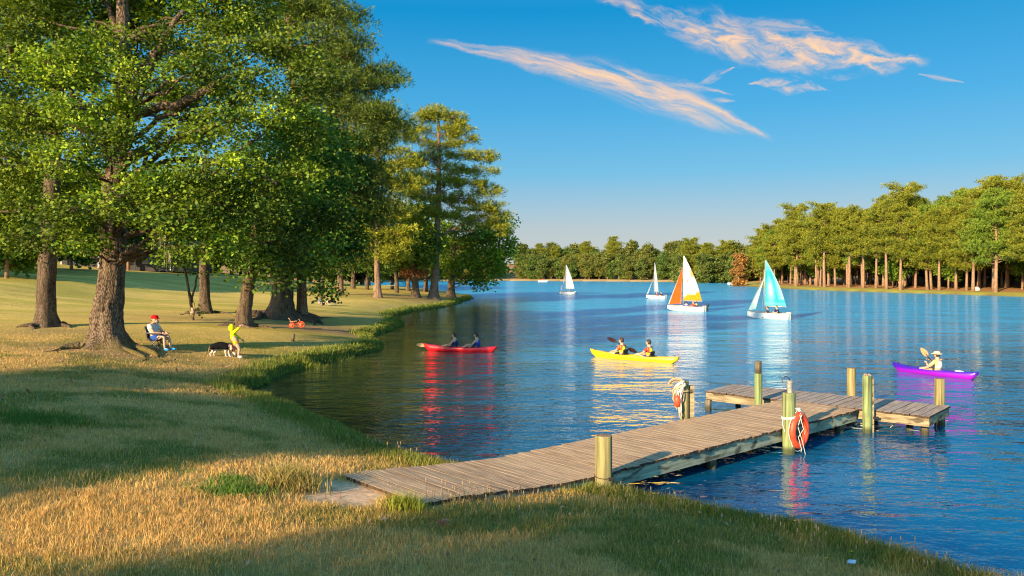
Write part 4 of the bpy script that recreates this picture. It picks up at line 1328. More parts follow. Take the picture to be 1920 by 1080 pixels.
wts = np.array([random.uniform(0.9, 1.15) for _ in range(NPL)]); cum = np.concatenate([[0], np.cumsum(wts)]) / wts.sum()
for i in range(NPL):
    f0, f1 = cum[i] + 0.05 / NPL, cum[i + 1] - 0.05 / NPL
    a0, b0 = edges(f0); a1, b1 = edges(f1)
    plank(a0, a1, b0, b1, deck_z(f0 * Lm), deck_z(f1 * Lm), 0.045, M_PLM)
NT = 27
wts = np.array([random.uniform(0.9, 1.15) for _ in range(NT)]); cum = np.concatenate([[0], np.cumsum(wts)]) / wts.sum()
g = 0.02
T2b = T2[:2] + tp * g; T4b = T4[:2] + tp * g
for i in range(NT):
    f0, f1 = cum[i] + 0.035 / NT, cum[i + 1] - 0.05 / NT
    n0, n1_ = T2b + (T4b - T2b) * f0, T2b + (T4b - T2b) * f1
    r0, r1 = T1[:2] + (T3[:2] - T1[:2]) * f0, T1[:2] + (T3[:2] - T1[:2]) * f1
    plank(n0, n1_, r0, r1, ZD + 0.012, ZD + 0.012, 0.045, M_PLT)


def beam(a, b, z0, z1, h, th, mat, label=None):
    """a squared timber from a to b; z0, z1 height of its top at the two ends"""
    a, b = np.array(a[:2]), np.array(b[:2])
    d = (b - a) / np.linalg.norm(b - a); n = np.array([-d[1], d[0]]) * th / 2
    nseg = max(1, int(np.linalg.norm(b - a) / 1.2))
    mb = MB(); c = np.array([*((a + b) / 2), z0 - h / 2])
    V = []
    for i in range(nseg + 1):
        f = i / nseg; p = a + (b - a) * f
        z = (z0(f) if callable(z0) else z0 + (z1 - z0) * f)
        for (sx, hz) in ((-1, -h), (1, -h), (1, 0), (-1, 0)):
            V.append([p[0] + n[0] * sx, p[1] + n[1] * sx, z + hz])
    q = []
    for i in range(nseg):
        for j in range(4):
            k = (j + 1) % 4
            q.append([i * 4 + k, i * 4 + j, i * 4 + 4 + j, i * 4 + 4 + k])
    q.append([0, 1, 2, 3]); e = nseg * 4; q.append([e + 3, e + 2, e + 1, e])
    V = np.array(V); c = V.mean(0)
    mb.add(V - c, None, q)
    o = mb.build('beam', mat, dock); o.location = c - DB
    if label: o['label'] = label
    return o


def zf(fa, fb):
    return lambda f: 0


# long side beams follow the deck's slope
p_in = 0.07
a_near = Bn2 + pm * p_in + dm * 0.15; b_near = N2[:2] + pm * p_in
beamz = lambda f: deck_z(0.15 + f * (Lm - 0.15)) - 0.047


def beam_c(a, b, zfun, h, th, mat, label=None):
    a, b = np.array(a[:2]), np.array(b[:2])
    d = (b - a) / np.linalg.norm(b - a); n = np.array([-d[1], d[0]]) * th / 2
    nseg = 14; V = []
    for i in range(nseg + 1):
        f = i / nseg; p = a + (b - a) * f; z = zfun(f)
        for (sx, hz) in ((-1, -h), (1, -h), (1, 0), (-1, 0)): V.append([p[0] + n[0] * sx, p[1] + n[1] * sx, z + hz])
    q = []
    for i in range(nseg):
        for j in range(4):
            k = (j + 1) % 4
            q.append([i * 4 + k, i * 4 + j, i * 4 + 4 + j, i * 4 + 4 + k])
    q.append([0, 1, 2, 3]); e = nseg * 4; q.append([e + 3, e + 2, e + 1, e])
    V = np.array(V); c = V.mean(0)
    mb = MB(); mb.add(V - c, None, q)
    o = mb.build('beam', mat, dock); o.location = c - DB
    if label: o['label'] = label


beam_c(a_near, b_near, beamz, 0.23, 0.06, M_BEAM, 'long blue green side beam facing the viewer')
beam_c(An2 - pm * p_in + dm * .15, N1[:2] - pm * p_in, beamz, 0.23, 0.06, M_BEAM)
beam_c((An2 + Bn2) / 2 + dm * .2, (N1[:2] + N2[:2]) / 2, beamz, 0.20, 0.07, M_BEAMB)
zt = ZD + 0.012 - 0.048
beam(T2[:2] + tp * 0.08 + td * 0.03, T4[:2] + tp * 0.08 - td * 0.03, zt, zt, 0.20, 0.06, M_BEAMB, 'mossy brown front beam of the T shaped end')
beam(T1[:2] - tp * 0.08 + td * 0.03, T3[:2] - tp * 0.08 - td * 0.03, zt, zt, 0.20, 0.06, M_BEAMB)
beam(T2[:2] + tp * 0.12 + td * 0.06, T1[:2] - tp * 0.12 + td * 0.06, zt, zt, 0.18, 0.06, M_BEAMB)
beam(T4[:2] + tp * 0.12 - td * 0.06, T3[:2] - tp * 0.12 - td * 0.06, zt, zt, 0.18, 0.06, M_BEAMB)


def bed(x, y): return float(ground(np.array([x]), np.array([y]))[0])


def post(px, Yw, wpx, top_px, mat, label, name='post', sides=22, xoff=0.0):
    """a driven post: px its column, Yw its distance, top_px the row of its top"""
    x = (px - 960) / FOCAL * Yw; r = wpx / 2 * Yw / FOCAL; zt_ = CAM_H - (top_px - HORIZON) / FOCAL * Yw
    zb = min(-0.4, bed(x, Yw)) - 0.3
    zs = np.concatenate([np.linspace(zb, zt_ - 0.02, 9), [zt_ - 0.006, zt_]])
    a = np.arange(sides) / sides * 2 * np.pi
    ph = random.uniform(0, 6)
    V = []
    for i, z in enumerate(zs):
        rr = r * (1 + 0.03 * np.cos(a * 3 + ph) + 0.02 * np.cos(a * 7 + ph * 2)) * (1.04 - 0.04 * (z - zb) / (zt_ - zb))
        rr = rr * np.where(np.abs(((a - ph + 9.42) % 6.283) - 3.14) < 0.16, 0.90, 1.0)   # a drying crack
        if i == len(zs) - 2: rr = rr * 0.985
        if i == len(zs) - 1: rr = rr * 0.93
        V.append(np.stack([np.cos(a) * rr, np.sin(a) * rr, np.full(sides, z)], -1))
    V = np.concatenate(V); n = len(zs)
    i_ = np.arange(n - 1)[:, None] * sides; j = np.arange(sides)[None, :]; k = (j + 1) % sides
    q = np.stack([i_ + j, i_ + k, i_ + sides + k, i_ + sides + j], -1).reshape(-1, 4)
    mb = MB(); mb.add(V, None, q, mi=0)
    cen = np.array([[0, 0, zt_ + 0.004]]); ring = V[-sides:]
    mb.add(np.concatenate([ring, cen]), np.stack([np.arange(sides), (np.arange(sides) + 1) % sides, np.full(sides, sides)], -1), mi=1)
    o = mb.build(name, [mat, M_END], dock); o.location = (x - DB[0], Yw - DB[1], 0)
    o['label'] = label
    return o, np.array([x, Yw, zt_]), r


near_post, pA, rA = post(1132, 11.75, 32, 816, M_POST, 'thick yellow green post nearest the viewer with a wire collar')
ring_post, pB, rB = post(1479, 15.25, 23, 736, M_POSTG, 'green post carrying the orange life ring')
rope_post, pC, rC = post(1284, 16.62, 15, 714, M_POST, 'post draped with coiled rope on the far side')
far_post, pD, rD = post(1421.5, 18.55, 14, 700, M_POSTG, 'pale green post with a dark cap by the inner corner')
head_post, pE, rE = post(1596, 19.75, 15.5, 690, M_POST, 'yellowish post at the back of the T shaped end')
corner_post, pF, rF = post(1626, 17.2, 16, 704, M_POSTG, 'tall green post at the front of the T shaped end')
end_post, pG, rG = post(1762, 18.05, 17.5, 710, M_POST, 'grey green post at the far right corner of the dock')
# dark upper section of the inner post
mb = MB(); x = (1421.5 - 960) / FOCAL * 18.55
mb.tube([[0, 0, 0], [0, 0, 0.30], [0, 0, 0.31]], [0.082, 0.080, 0.070], 16, True)
o = mb.build('post_cap', M_POSTD, far_post); o.location = (0, 0, pD[2] - 0.004)
# squared timber bolted to two posts
for (pp, off, w_, zt_, pr) in ((pC, (0.155, 0.02), 0.09, pC[2] - 0.11, rope_post), (pF, (0.118, 0.05), 0.06, pF[2] - 0.05, corner_post)):
    mb = MB(); mb.box((off[0], off[1], (zt_ - 0.9) / 2), (w_, 0.14, zt_ + 0.9))
    mb.build('side_timber', M_BEAMB, pr)
# wire collar on the nearest post
mb = MB(); a = np.linspace(0, 2 * np.pi, 25)
mb.tube(np.stack([np.cos(a) * (rA + .008), np.sin(a) * (rA + .008), 0.02 * np.sin(a)], -1), 0.006, 5, False)
mb.box((0.10, -rA * .8, -0.03), (0.09, 0.03, 0.055))
mb.tube([[rA, -0.02, 0], [rA + .02, -0.03, -0.06], [rA + .0, -.03, -.16]], 0.012, 6)
o = mb.build('wire_collar', M_METAL, near_post); o.location = (0, 0, 0.50)
mb = MB(); mb.box((rF + 0.06, -0.09, 0.36), (0.12, 0.03, 0.05)); mb.build('bracket', M_METAL, corner_post)
# pipe and hook on the ring post
mb = MB()
mb.tube([[0.02, 0, -.01], [0.02, 0, 0.15], [0.02, 0, 0.2]], [0.06, 0.055, 0.055], 14)
mb.tube([[0.02, 0, 0.19], [0.02, 0, 0.235]], [0.062, 0.062], 14)
o = mb.build('pipe', plain('galvanised_pipe', (0.34, 0.30, 0.24), 0.5, 0.5, 0.4, 14, metal=0.4), ring_post); o.location = (0, 0, pB[2])
mb = MB()
a = np.linspace(0.1, 2.9, 12)
mb.tube(np.stack([-0.06 + 0.075 * np.cos(a), np.zeros(12), 0.24 + 0.085 * np.sin(a)], -1), np.linspace(0.011, 0.007, 12), 6)
mb.tube([[-0.132, 0, 0.26], [-0.135, 0, 0.19]], 0.007, 6)
o = mb.build('hook', M_METAL, ring_post); o.location = (0, 0, pB[2])
# dry wood shreds on the corner post
mb = MB()
for k in range(14):
    a = random.uniform(0, 6.28); r = random.uniform(0, rF * .8)
    mb.box((math.cos(a) * r, math.sin(a) * r, random.uniform(.005, .03)), (random.uniform(.03, .09), .012, .012), random.uniform(0, 3), tilt=(random.uniform(-.4, .4), random.uniform(-.4, .4)))
o = mb.build('wood_shreds', M_ROPE, corner_post); o.location = (0, 0, pF[2]); o['kind'] = 'stuff'

# short pilings and cross timbers under the deck
for (px, Yw, w_, h_) in ((1333, 14.1, 20, 0.22), (1300, 15.6, 18, 0.25), (1573, 17.3, 15, 0.22), (1530, 18.2, 15, 0.22), (1328, 20.0, 12, 0.28), (1384, 20.6, 10, 0.28), (1706, 17.45, 12, 0.26), (1734, 16.95, 14, 0.28), (1640, 18.6, 11, 0.26)):
    x = (px - 960) / FOCAL * Yw; zb = min(-0.3, bed(x, Yw)) - 0.2
    mb = MB(); r = w_ / 2 * Yw / FOCAL
    mb.tube([[0, 0, zb], [0, 0, 0], [0, 0, h_]], [r * 1.05, r, r], 12)
    o = mb.build('piling', M_POSTD, dock, True); o.location = (x - DB[0], Yw - DB[1], 0)
for s_ in (2.2, 5.2, 8.2, 10.6):
    f = s_ / Lm; a_, b_ = edges(f)
    zz = deck_z(s_) - 0.28
    beam(a_ + pm * 0.16, b_ - pm * 0.16, zz, zz, 0.12, 0.10, M_POSTD)
# landing board at the turf
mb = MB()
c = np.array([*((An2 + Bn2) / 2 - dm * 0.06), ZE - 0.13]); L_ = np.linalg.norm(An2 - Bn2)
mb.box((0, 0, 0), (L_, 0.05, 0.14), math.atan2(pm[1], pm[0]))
o = mb.build('end_board', M_EDGE_DARK, dock); o.location = c - DB

# ---------------------------------------------------------------- life ring
rc = np.array([pB[0] + dm[0] * 0.30 - pm[0] * 0.10, pB[1] + dm[1] * 0.30 - pm[1] * 0.10, 0.44])
rc = WD(1498, 807, pB[1] + 0.02)
ring = empty('life_ring', rc, label='orange life ring hanging on the green dock post', cat='life ring', scale=0.93)
e1 = np.array([*dm, 0.0]); e1 = np.array([math.cos(R(37)), math.sin(R(37)), 0]); e2 = np.array([0, 0, 1.0])
mb = MB(); a = np.linspace(0, 2 * np.pi, 41)
P_ = np.outer(np.cos(a), e1) * 0.26 + np.outer(np.sin(a), e2) * 0.325
mb.tube(P_, 0.078, 14, False)
mb.build('float_ring', M_ORANGE, ring, True)
M_WROPE = plain('white_rope', (0.70, 0.66, 0.56), 0.85, 0.1, 0.15, 90, bump=0.5)
mb = MB()
nrm_ = np.cross(e1, e2)
for k in range(4):
    a0 = 0.6 + k * math.pi / 2
    aa = np.linspace(a0, a0 + math.pi / 2, 9); bulge = 0.05 * np.sin(np.linspace(0, np.pi, 9)) + 0.088
    mb.tube(np.outer(np.cos(aa), e1) * (0.255 + bulge)[:, None] + np.outer(np.sin(aa), e2) * (0.32 + bulge)[:, None], 0.008, 6, False)
mb.build('grab_line', M_WROPE, ring, True)
tie = empty('mooring_rope', pB * [1, 1, 0] + [0, 0, 0.75], label='white rope tied round the green post, ends dangling over the ring', cat='rope')
mb = MB()
a = np.linspace(0, 2 * np.pi, 22)
for dz in (0, -0.025): mb.tube(np.stack([np.cos(a) * (rB + .012), np.sin(a) * (rB + .012), dz + 0.02 * np.cos(a * 1.0)], -1), 0.011, 6, False)
d0 = rc - (pB * [1, 1, 0] + [0, 0, 0.75])
for k, (s0, e0) in enumerate((((rB, -.03, .16), d0 + [0, 0, .44]), ((rB, -.03, 0), d0 + [0.02, -0.05, .36]), ((rB * .9, -.08, .18), d0 + [-.02, 0, .40]))):
    mb.tube(bez(s0, e0, -0.12, 7), 0.010, 6)
mb.tube([d0 + [0.02, -.1, .34], d0 + [-.06, -.1, .1], d0 + [.03, -.1, -.2], d0 + [0.1, -.1, -.5], d0 + [0.14, -.1, -.50]], 0.006, 6)
mb.tube([d0 + [-0.02, -.1, .34], d0 + [.05, -.11, .05], d0 + [-.05, -.1, -.12], d0 + [0.02, -.1, -.38], d0 + [0.0, -.1, -.42]], 0.006, 6)
mb.tube([(-rB - .01, -.03, 0), (-rB - .02, -.05, -.15), (-rB + .02, -.08, -.3)], 0.009, 6)
for k in range(8):
    c_ = np.array([rB + .05, -.03, .14]) + RNG.normal(0, .022, 3)
    mb.ball(c_, 0.026, 7, 5)
mb.build('strands', M_WROPE, tie, True)

# coiled rope and float on the far post
base = np.array([pC[0], pC[1], 0.0])
coil = empty('coiled_rope', base + [-rC, -rC, 0.0], label='grey and tan rope coils hanging from the post on the far side', cat='rope')
for k in range(13):
    x0 = -0.02 - 0.20 * random.random(); y0 = -random.uniform(0.0, 0.10)
    zt_ = pC[2] - random.uniform(0.0, .12); L_ = random.uniform(0.25, 0.72); wv = random.uniform(.03, .07)
    t = np.linspace(0, 1, 9)
    l1 = np.stack([x0 * np.minimum(1, t * 3) + 0.01 * np.sin(t * 7 + k), np.full(9, y0), zt_ + 0.03 - t * L_], -1)
    l2 = l1[::-1] + [wv, -0.015, 0]
    l2[-1] += [0, 0, 0]
    bot = np.array([[x0 + wv / 2, y0 - .01, zt_ - L_ - 0.035]])
    mb = MB(); mb.tube(np.concatenate([l1, bot, l2]), 0.013 if k % 3 else 0.018, 6)
    mb.build('rope_loop', (M_ROPE, M_WROPE, plain('dark_rope', (0.16, 0.12, 0.08), 0.9, 0.1) if k == 2 else bpy.data.materials.get('dark_rope') or M_ROPE)[k % 3], coil, True)
for k in range(4):
    a = np.linspace(0.2, 3.1, 9); rr = 0.11 + .03 * k
    mb = MB(); mb.tube(np.stack([-0.13 + rr * np.cos(a) * .9, np.full(9, -.04 - .01 * k), pC[2] - 0.06 + rr * np.sin(a) * .7], -1), 0.014, 6)
    mb.build('rope_loop', bpy.data.materials['dark_rope'] if k == 1 else M_ROPE, coil, True)
mb = MB(); mb.tube([[-0.28, -.05, pC[2] - .20], [-.1, -.08, pC[2] - .21], [.1, -.10, pC[2] - .20], [.16, -.06, pC[2] - .2]], 0.013, 6)
mb.build('rope_loop', M_ROPE, coil, True)
fl = empty('float_buoy', base + [-rC - 0.12, -rC - .09, 0.86], label='small orange float tangled in the hanging rope coils', cat='float')
mb = MB(); mb.tube([[0, 0, 0.13], [0, 0, .10], [0, 0, .0], [0, 0, -.10], [0, 0, -.13]], [0.03, .065, .075, .065, .03], 14)
mb.build('float_body', M_ORANGE, fl, True)
mb = MB(); mb.tube([[0, 0, 0.12], [0.01, 0, .2], [0.03, 0, .27]], 0.01, 6); mb.build('cord', M_WROPE, fl, True)
# mooring line stub on the far post's right
mb = MB(); mb.tube([[.2, 0, pC[2] - .42], [.3, .02, pC[2] - .46], [.42, .02, pC[2] - .5]], [.012, .014, .02], 6); mb.build('rope_end', M_ROPE, coil, True)

# flotsam caught beneath the T shaped end
dr = empty('flotsam', (*(T4[:2] * .6 + T2[:2] * .4 + tp * .5), 0), label='pale driftwood and litter caught under the right part of the dock', cat='driftwood')
mb = MB()
for k in range(26):
    p = td * random.uniform(-.6, 1.7) + tp * random.uniform(-.5, .3)
    a = random.uniform(0, 3.14); l = random.uniform(.12, .5)
    q0 = np.array([p[0], p[1], random.uniform(.01, .09)])
    mb.tube([q0, q0 + [math.cos(a) * l, math.sin(a) * l * .6, random.uniform(-.05, .08)]], random.uniform(.008, .02), 5, True, random.choice(((.35, .30, .24), (.5, .46, .40), (.2, .15, .1), (.25, .30, .34))))
o = mb.build('twigs', M_VC, dr); o['kind'] = 'stuff'
# ================================================================ figures
def skinned(verts, edges, radii, sub=2, root=0):
    """grow one smooth surface round a skeleton; returns vertex and face arrays"""
    me = bpy.data.meshes.new('skeleton'); me.from_pydata([tuple(v) for v in verts], edges, [])
    o = bpy.data.objects.new('skeleton', me); COL.objects.link(o)
    md = o.modifiers.new('skin', 'SKIN'); md.use_smooth_shade = True
    sd = o.modifiers.new('sub', 'SUBSURF'); sd.levels = sub; sd.render_levels = sub
    for i, r in enumerate(radii):
        me.skin_vertices[0].data[i].radius = (r, r) if np.isscalar(r) else r
        me.skin_vertices[0].data[i].use_root = (i == root)
    dg = bpy.context.evaluated_depsgraph_get(); dg.update()
    ev = o.evaluated_get(dg); m = ev.to_mesh()
    V = np.array([v.co[:] for v in m.vertices]); T, Q_ = [], []
    for p in m.polygons:
        vs = list(p.vertices)
        if len(vs) == 4: Q_.append(vs)
        elif len(vs) == 3: T.append(vs)
        else:
            for i in range(1, len(vs) - 1): T.append([vs[0], vs[i], vs[i + 1]])
    ev.to_mesh_clear()
    bpy.data.objects.remove(o); bpy.data.meshes.remove(me)
    return V, T, Q_


_mats = {}


def cloth(col, rough=0.85):
    k = tuple(round(c, 3) for c in col)
    if k not in _mats: _mats[k] = plain('fabric', col, rough, 0.15, 0.12, 14, bump=0.2)
    return _mats[k]


M_SKIN = plain('skin', (0.56, 0.30, 0.20), 0.55, 0.35, 0.08, 20)
M_SKIN2 = plain('tanned_skin', (0.62, 0.33, 0.19), 0.55, 0.35, 0.08, 20)
M_EYE = plain('dark_eye', (0.02, 0.015, 0.01), 0.3, 0.5)
M_HAIR = plain('brown_hair', (0.055, 0.028, 0.016), 0.6, 0.35, 0.4, 60, bump=0.6)


def seg_pts(a, b, f): return np.asarray(a) + (np.asarray(b) - np.asarray(a)) * f


def hand(mb, w, d, up, s=1.0, mi=0, curl=0.5):
    """palm, four bent fingers of different lengths and a thumb leaving the side of the palm"""
    d = unit(np.asarray(d, float)); up = unit(np.asarray(up, float) - d * np.dot(up, d)); sd = np.cross(d, up)
    w = np.asarray(w, float)
    mb.ball(w + d * 0.045 * s, (0.046 * s, 0.042 * s, 0.036 * s), 8, 6, mi=mi)
    for i, L in enumerate((0.070, 0.082, 0.076, 0.060)):
        b0 = w + d * 0.065 * s + sd * (i - 1.5) * 0.020 * s
        p1 = b0 + d * L * .5 * s - up * curl * 0.018 * s; p2 = p1 + d * L * .3 * s - up * (0.02 + curl * .035) * s; p3 = p2 - up * curl * 0.025 * s - d * 0.006 * s
        mb.tube([b0, p1, p2, p3], [0.0095 * s, 0.009 * s, 0.008 * s, 0.006 * s], 5, mi=mi)
    t0 = w + d * 0.025 * s - sd * 0.034 * s
    mb.tube([t0, t0 - sd * 0.025 * s + d * .02 * s - up * .01 * s, t0 - sd * 0.02 * s + d * .05 * s - up * .028 * s], [0.011 * s, 0.010 * s, 0.007 * s], 5, mi=mi)


def person(label, loc, rz, J, s=1.0, skin=None, top=None, sleeve=0.5, top_r=1.0, pants=None, leg_cover=0.45, shoes=None, hair=M_HAIR, hat=None, vest=None,
           group=None, look=(1, 0, 0), headr=0.105, thick=1.0, grip=0.6, hood=None):
    """J: joints in metres, x ahead, y left, z up"""
    J = {k: np.asarray(v, float) for k, v in J.items()}
    o = empty('person', loc, rz, label, 'person', group, scale=s)
    skin = skin or M_SKIN
    names = ['pelvis', 'waist', 'chest', 'neck', 'head']; V = [J['pelvis'], seg_pts(J['pelvis'], J['chest'], .45), J['chest'], J['neck'], seg_pts(J['neck'], J['head'], .6)]
    Rr = [0.125 * thick, 0.115 * thick, 0.135 * thick, 0.055, 0.06]
    E = [(0, 1), (1, 2), (2, 3), (3, 4)]
    def chain(root, pts, rad):
        i = root
        for p, r in zip(pts, rad):
            V.append(p); Rr.append(r); E.append((i, len(V) - 1)); i = len(V) - 1
    for sd in 'lr':
        sh, el, wr = J[sd + '_sh'], J[sd + '_el'], J[sd + '_wr']
        chain(2, [sh, seg_pts(sh, el, .5), el, seg_pts(el, wr, .45), wr], [0.060 * thick, 0.050 * thick, 0.040, 0.036, 0.025])
        hp, kn, an, to = J[sd + '_hip'], J[sd + '_kn'], J[sd + '_an'], J[sd + '_to']
        chain(0, [hp, seg_pts(hp, kn, .5), kn, seg_pts(kn, an, .4), an, seg_pts(an, to, .5), to], [0.09 * thick, 0.078 * thick, 0.058, 0.054, 0.034, 0.036, 0.028])
    v, T, Q_ = skinned(V, E, Rr, 2)
    mb = MB(); mb.add(v, T, Q_)
    for sd in 'lr':
        wr, el = J[sd + '_wr'], J[sd + '_el']
        hand(mb, wr, wr - el, (0, 0, 1), 1.0, 0, grip)
    lk = unit(np.asarray(look, float)); hc = J['head']
    ly = unit(np.cross([0, 0, 1.0], lk)); lz = np.cross(lk, ly)
    Mx = np.stack([lk, ly, lz], 1)
    def head_fn(P):
        Q2 = P.copy()
        jaw = np.clip(-Q2[:, 2], 0, 1)
        Q2[:, 0] *= 1 - 0.12 * jaw; Q2[:, 1] *= (0.80 - 0.22 * jaw ** 1.5); Q2[:, 2] *= 1.22
        Q2[:, 0] += 0.10 * jaw
        f = (Q2[:, 0] > 0.6) & (np.abs(Q2[:, 1]) < 0.3) & (np.abs(Q2[:, 2]) < 0.3)
        return Q2 @ Mx.T
    mb.ball(hc, headr, 16, 12, fn=head_fn)
    L = lambda x, y, z: hc + headr * (lk * x + ly * y + lz * z)
    mb.tube([L(.88, 0, .18), L(1.10, 0, -.10), L(1.20, 0, -.22), L(.95, 0, -.26)], np.array([.10, .13, .16, .1]) * headr, 6)   # nose
    for sy in (-1, 1):
        mb.ball(L(-.05, sy * .82, 0), headr * np.array([.20, .12, .26]), 7, 5)                                            # ears
        mb.ball(L(.88, sy * .30, .12), headr * .11, 6, 4, mi=1)                                                            # eyes
    mb.tube([L(.90, -.24, -.58), L(.97, 0, -.60), L(.90, .24, -.58)], headr * .045, 5, mi=2)                               # mouth
    mb.build('body', [skin, M_EYE, plain('lips', (0.40, 0.12, 0.10), .5) if 'lips' not in bpy.data.materials else bpy.data.materials['lips']], o, True)
    if hair:
        mb = MB()
        def hf(P):
            Q2 = P.copy(); Q2[:, 0] = np.where(Q2[:, 0] > 0.35, 0.35 + (Q2[:, 0] - .35) * (0.35 + 0.6 * np.clip(Q2[:, 2], 0, 1)), Q2[:, 0]); Q2[:, 1] *= .86; Q2[:, 2] = np.where(Q2[:, 2] < 0, Q2[:, 2] * .85, Q2[:, 2] * 1.24)
            k = (Q2[:, 0] > -.1) & (Q2[:, 2] < 0.25); Q2[k, 0] = -.1
            return Q2 @ Mx.T
        mb.ball(hc, headr * 1.09, 16, 12, fn=hf); mb.build('hair', hair, o, True)
    if hat:
        kind, hm = hat; mb = MB()
        cr = [L(-.05, 0, z) for z in (.42, .75, 1.05, 1.28, 1.36)]
        if kind == 'brim':
            mb.tube(cr, np.array([1.12, 1.10, 1.0, .72, .3]) * headr, 18)
            mb.tube([L(-.05, 0, .34), L(-.05, 0, .42), L(-.05, 0, .50)], np.array([1.95, 1.85, 1.1]) * headr, 22)
        else:
            mb.tube(cr, np.array([1.14, 1.10, .98, .66, .25]) * headr, 18)
            mb.box(L(1.15, 0, .42), (headr * 1.0, headr * 1.3, headr * .12), math.atan2(lk[1], lk[0]))
        mb.build('hat' if kind == 'brim' else 'cap', hm, o, True)
    def garment(name, mat, V_, E_, R_):
        v, T, Q_ = skinned(V_, E_, R_, 2)
        m_ = MB(); m_.add(v, T, Q_); return m_.build(name, mat, o, True)
    if top is not None:
        V2 = [seg_pts(J['pelvis'], J['chest'], .05), seg_pts(J['pelvis'], J['chest'], .5), J['chest'], seg_pts(J['chest'], J['neck'], .72)]; R2 = [x * top_r for x in (.142 * thick, .132 * thick, .152 * thick, .075)]
        E2 = [(0, 1), (1, 2), (2, 3)]
        for sd in 'lr':
            if sleeve <= 0: continue
            sh, el, wr = J[sd + '_sh'], J[sd + '_el'], J[sd + '_wr']; pts = [sh]; rr = [.073 * thick]
            if sleeve <= 1: pts.append(seg_pts(sh, el, sleeve)); rr.append(.066 * thick)
            else: pts += [el, seg_pts(el, wr, sleeve - 1)]; rr += [.052, .042]
            i = 2
            for p, r in zip(pts, rr): V2.append(p); R2.append(r); E2.append((i, len(V2) - 1)); i = len(V2) - 1
        garment('shirt', top, V2, E2, R2)
    if vest is not None:
        V2 = [seg_pts(J['pelvis'], J['chest'], .30), seg_pts(J['pelvis'], J['chest'], .65), seg_pts(J['pelvis'], J['chest'], 1.05), seg_pts(J['chest'], J['neck'], .55)]
        garment('life_vest', vest, V2, [(0, 1), (1, 2), (2, 3)], [.165 * thick, .17 * thick, .175 * thick, .10])
    if pants is not None:
        V2 = [seg_pts(J['pelvis'], J['chest'], .18), J['pelvis']]; R2 = [.135 * thick, .142 * thick]; E2 = [(0, 1)]
        for sd in 'lr':
            hp, kn, an = J[sd + '_hip'], J[sd + '_kn'], J[sd + '_an']; i = 1
            pts = [hp, seg_pts(hp, kn, min(1, leg_cover))]; rr = [.105 * thick, .092 * thick]
            if leg_cover > 1: pts += [seg_pts(kn, an, leg_cover - 1)]; rr[-1] = .07; rr += [.05]
            for p, r in zip(pts, rr): V2.append(p); R2.append(r); E2.append((i, len(V2) - 1)); i = len(V2) - 1
        garment('shorts', pants, V2, E2, R2)
    if shoes is not None:
        for sd in 'lr':
            an, to = J[sd + '_an'], J[sd + '_to']
            v, T, Q_ = skinned([an + [-.02, 0, .0], seg_pts(an, to, .2) + [0, 0, -.03], seg_pts(an, to, .65) + [0, 0, -.015], to + [.02, 0, 0]], [(0, 1), (1, 2), (2, 3)], [.045, .052, .050, .038], 2)
            m_ = MB(); m_.add(v, T, Q_); m_.build('shoe', shoes, o, True)
    if hood is not None:
        mb = MB(); mb.ball(hc + lk * -.015, headr * 1.28, 14, 10, fn=lambda P: (P * [1, .9, 1.15]) @ Mx.T); mb.build('hood', hood, o, True)
    return o


def sit_kayak(lean=0.0, knee=0.28, armf=0.38, armz=0.30, spread=0.20, twist=0.0, arms=None):
    """legs ahead, torso upright, hands out in front"""
    J = dict(pelvis=(0, 0, 0.12), chest=(lean, 0, 0.47), neck=(lean * 1.1, 0, 0.62), head=(lean * 1.1 + 0.03, 0, 0.77))
    for sd, y in (('l', 1), ('r', -1)):
        J[sd + '_sh'] = (lean, y * .19, .53)
        J[sd + '_hip'] = (.05, y * .10, .11); J[sd + '_kn'] = (.46, y * .15, knee); J[sd + '_an'] = (.84, y * .10, .10); J[sd + '_to'] = (.93, y * .10, .20)
        J[sd + '_el'] = (lean + .14, y * .27, .36); J[sd + '_wr'] = (lean + armf, y * spread, armz)
    if arms: J.update(arms)
    return J


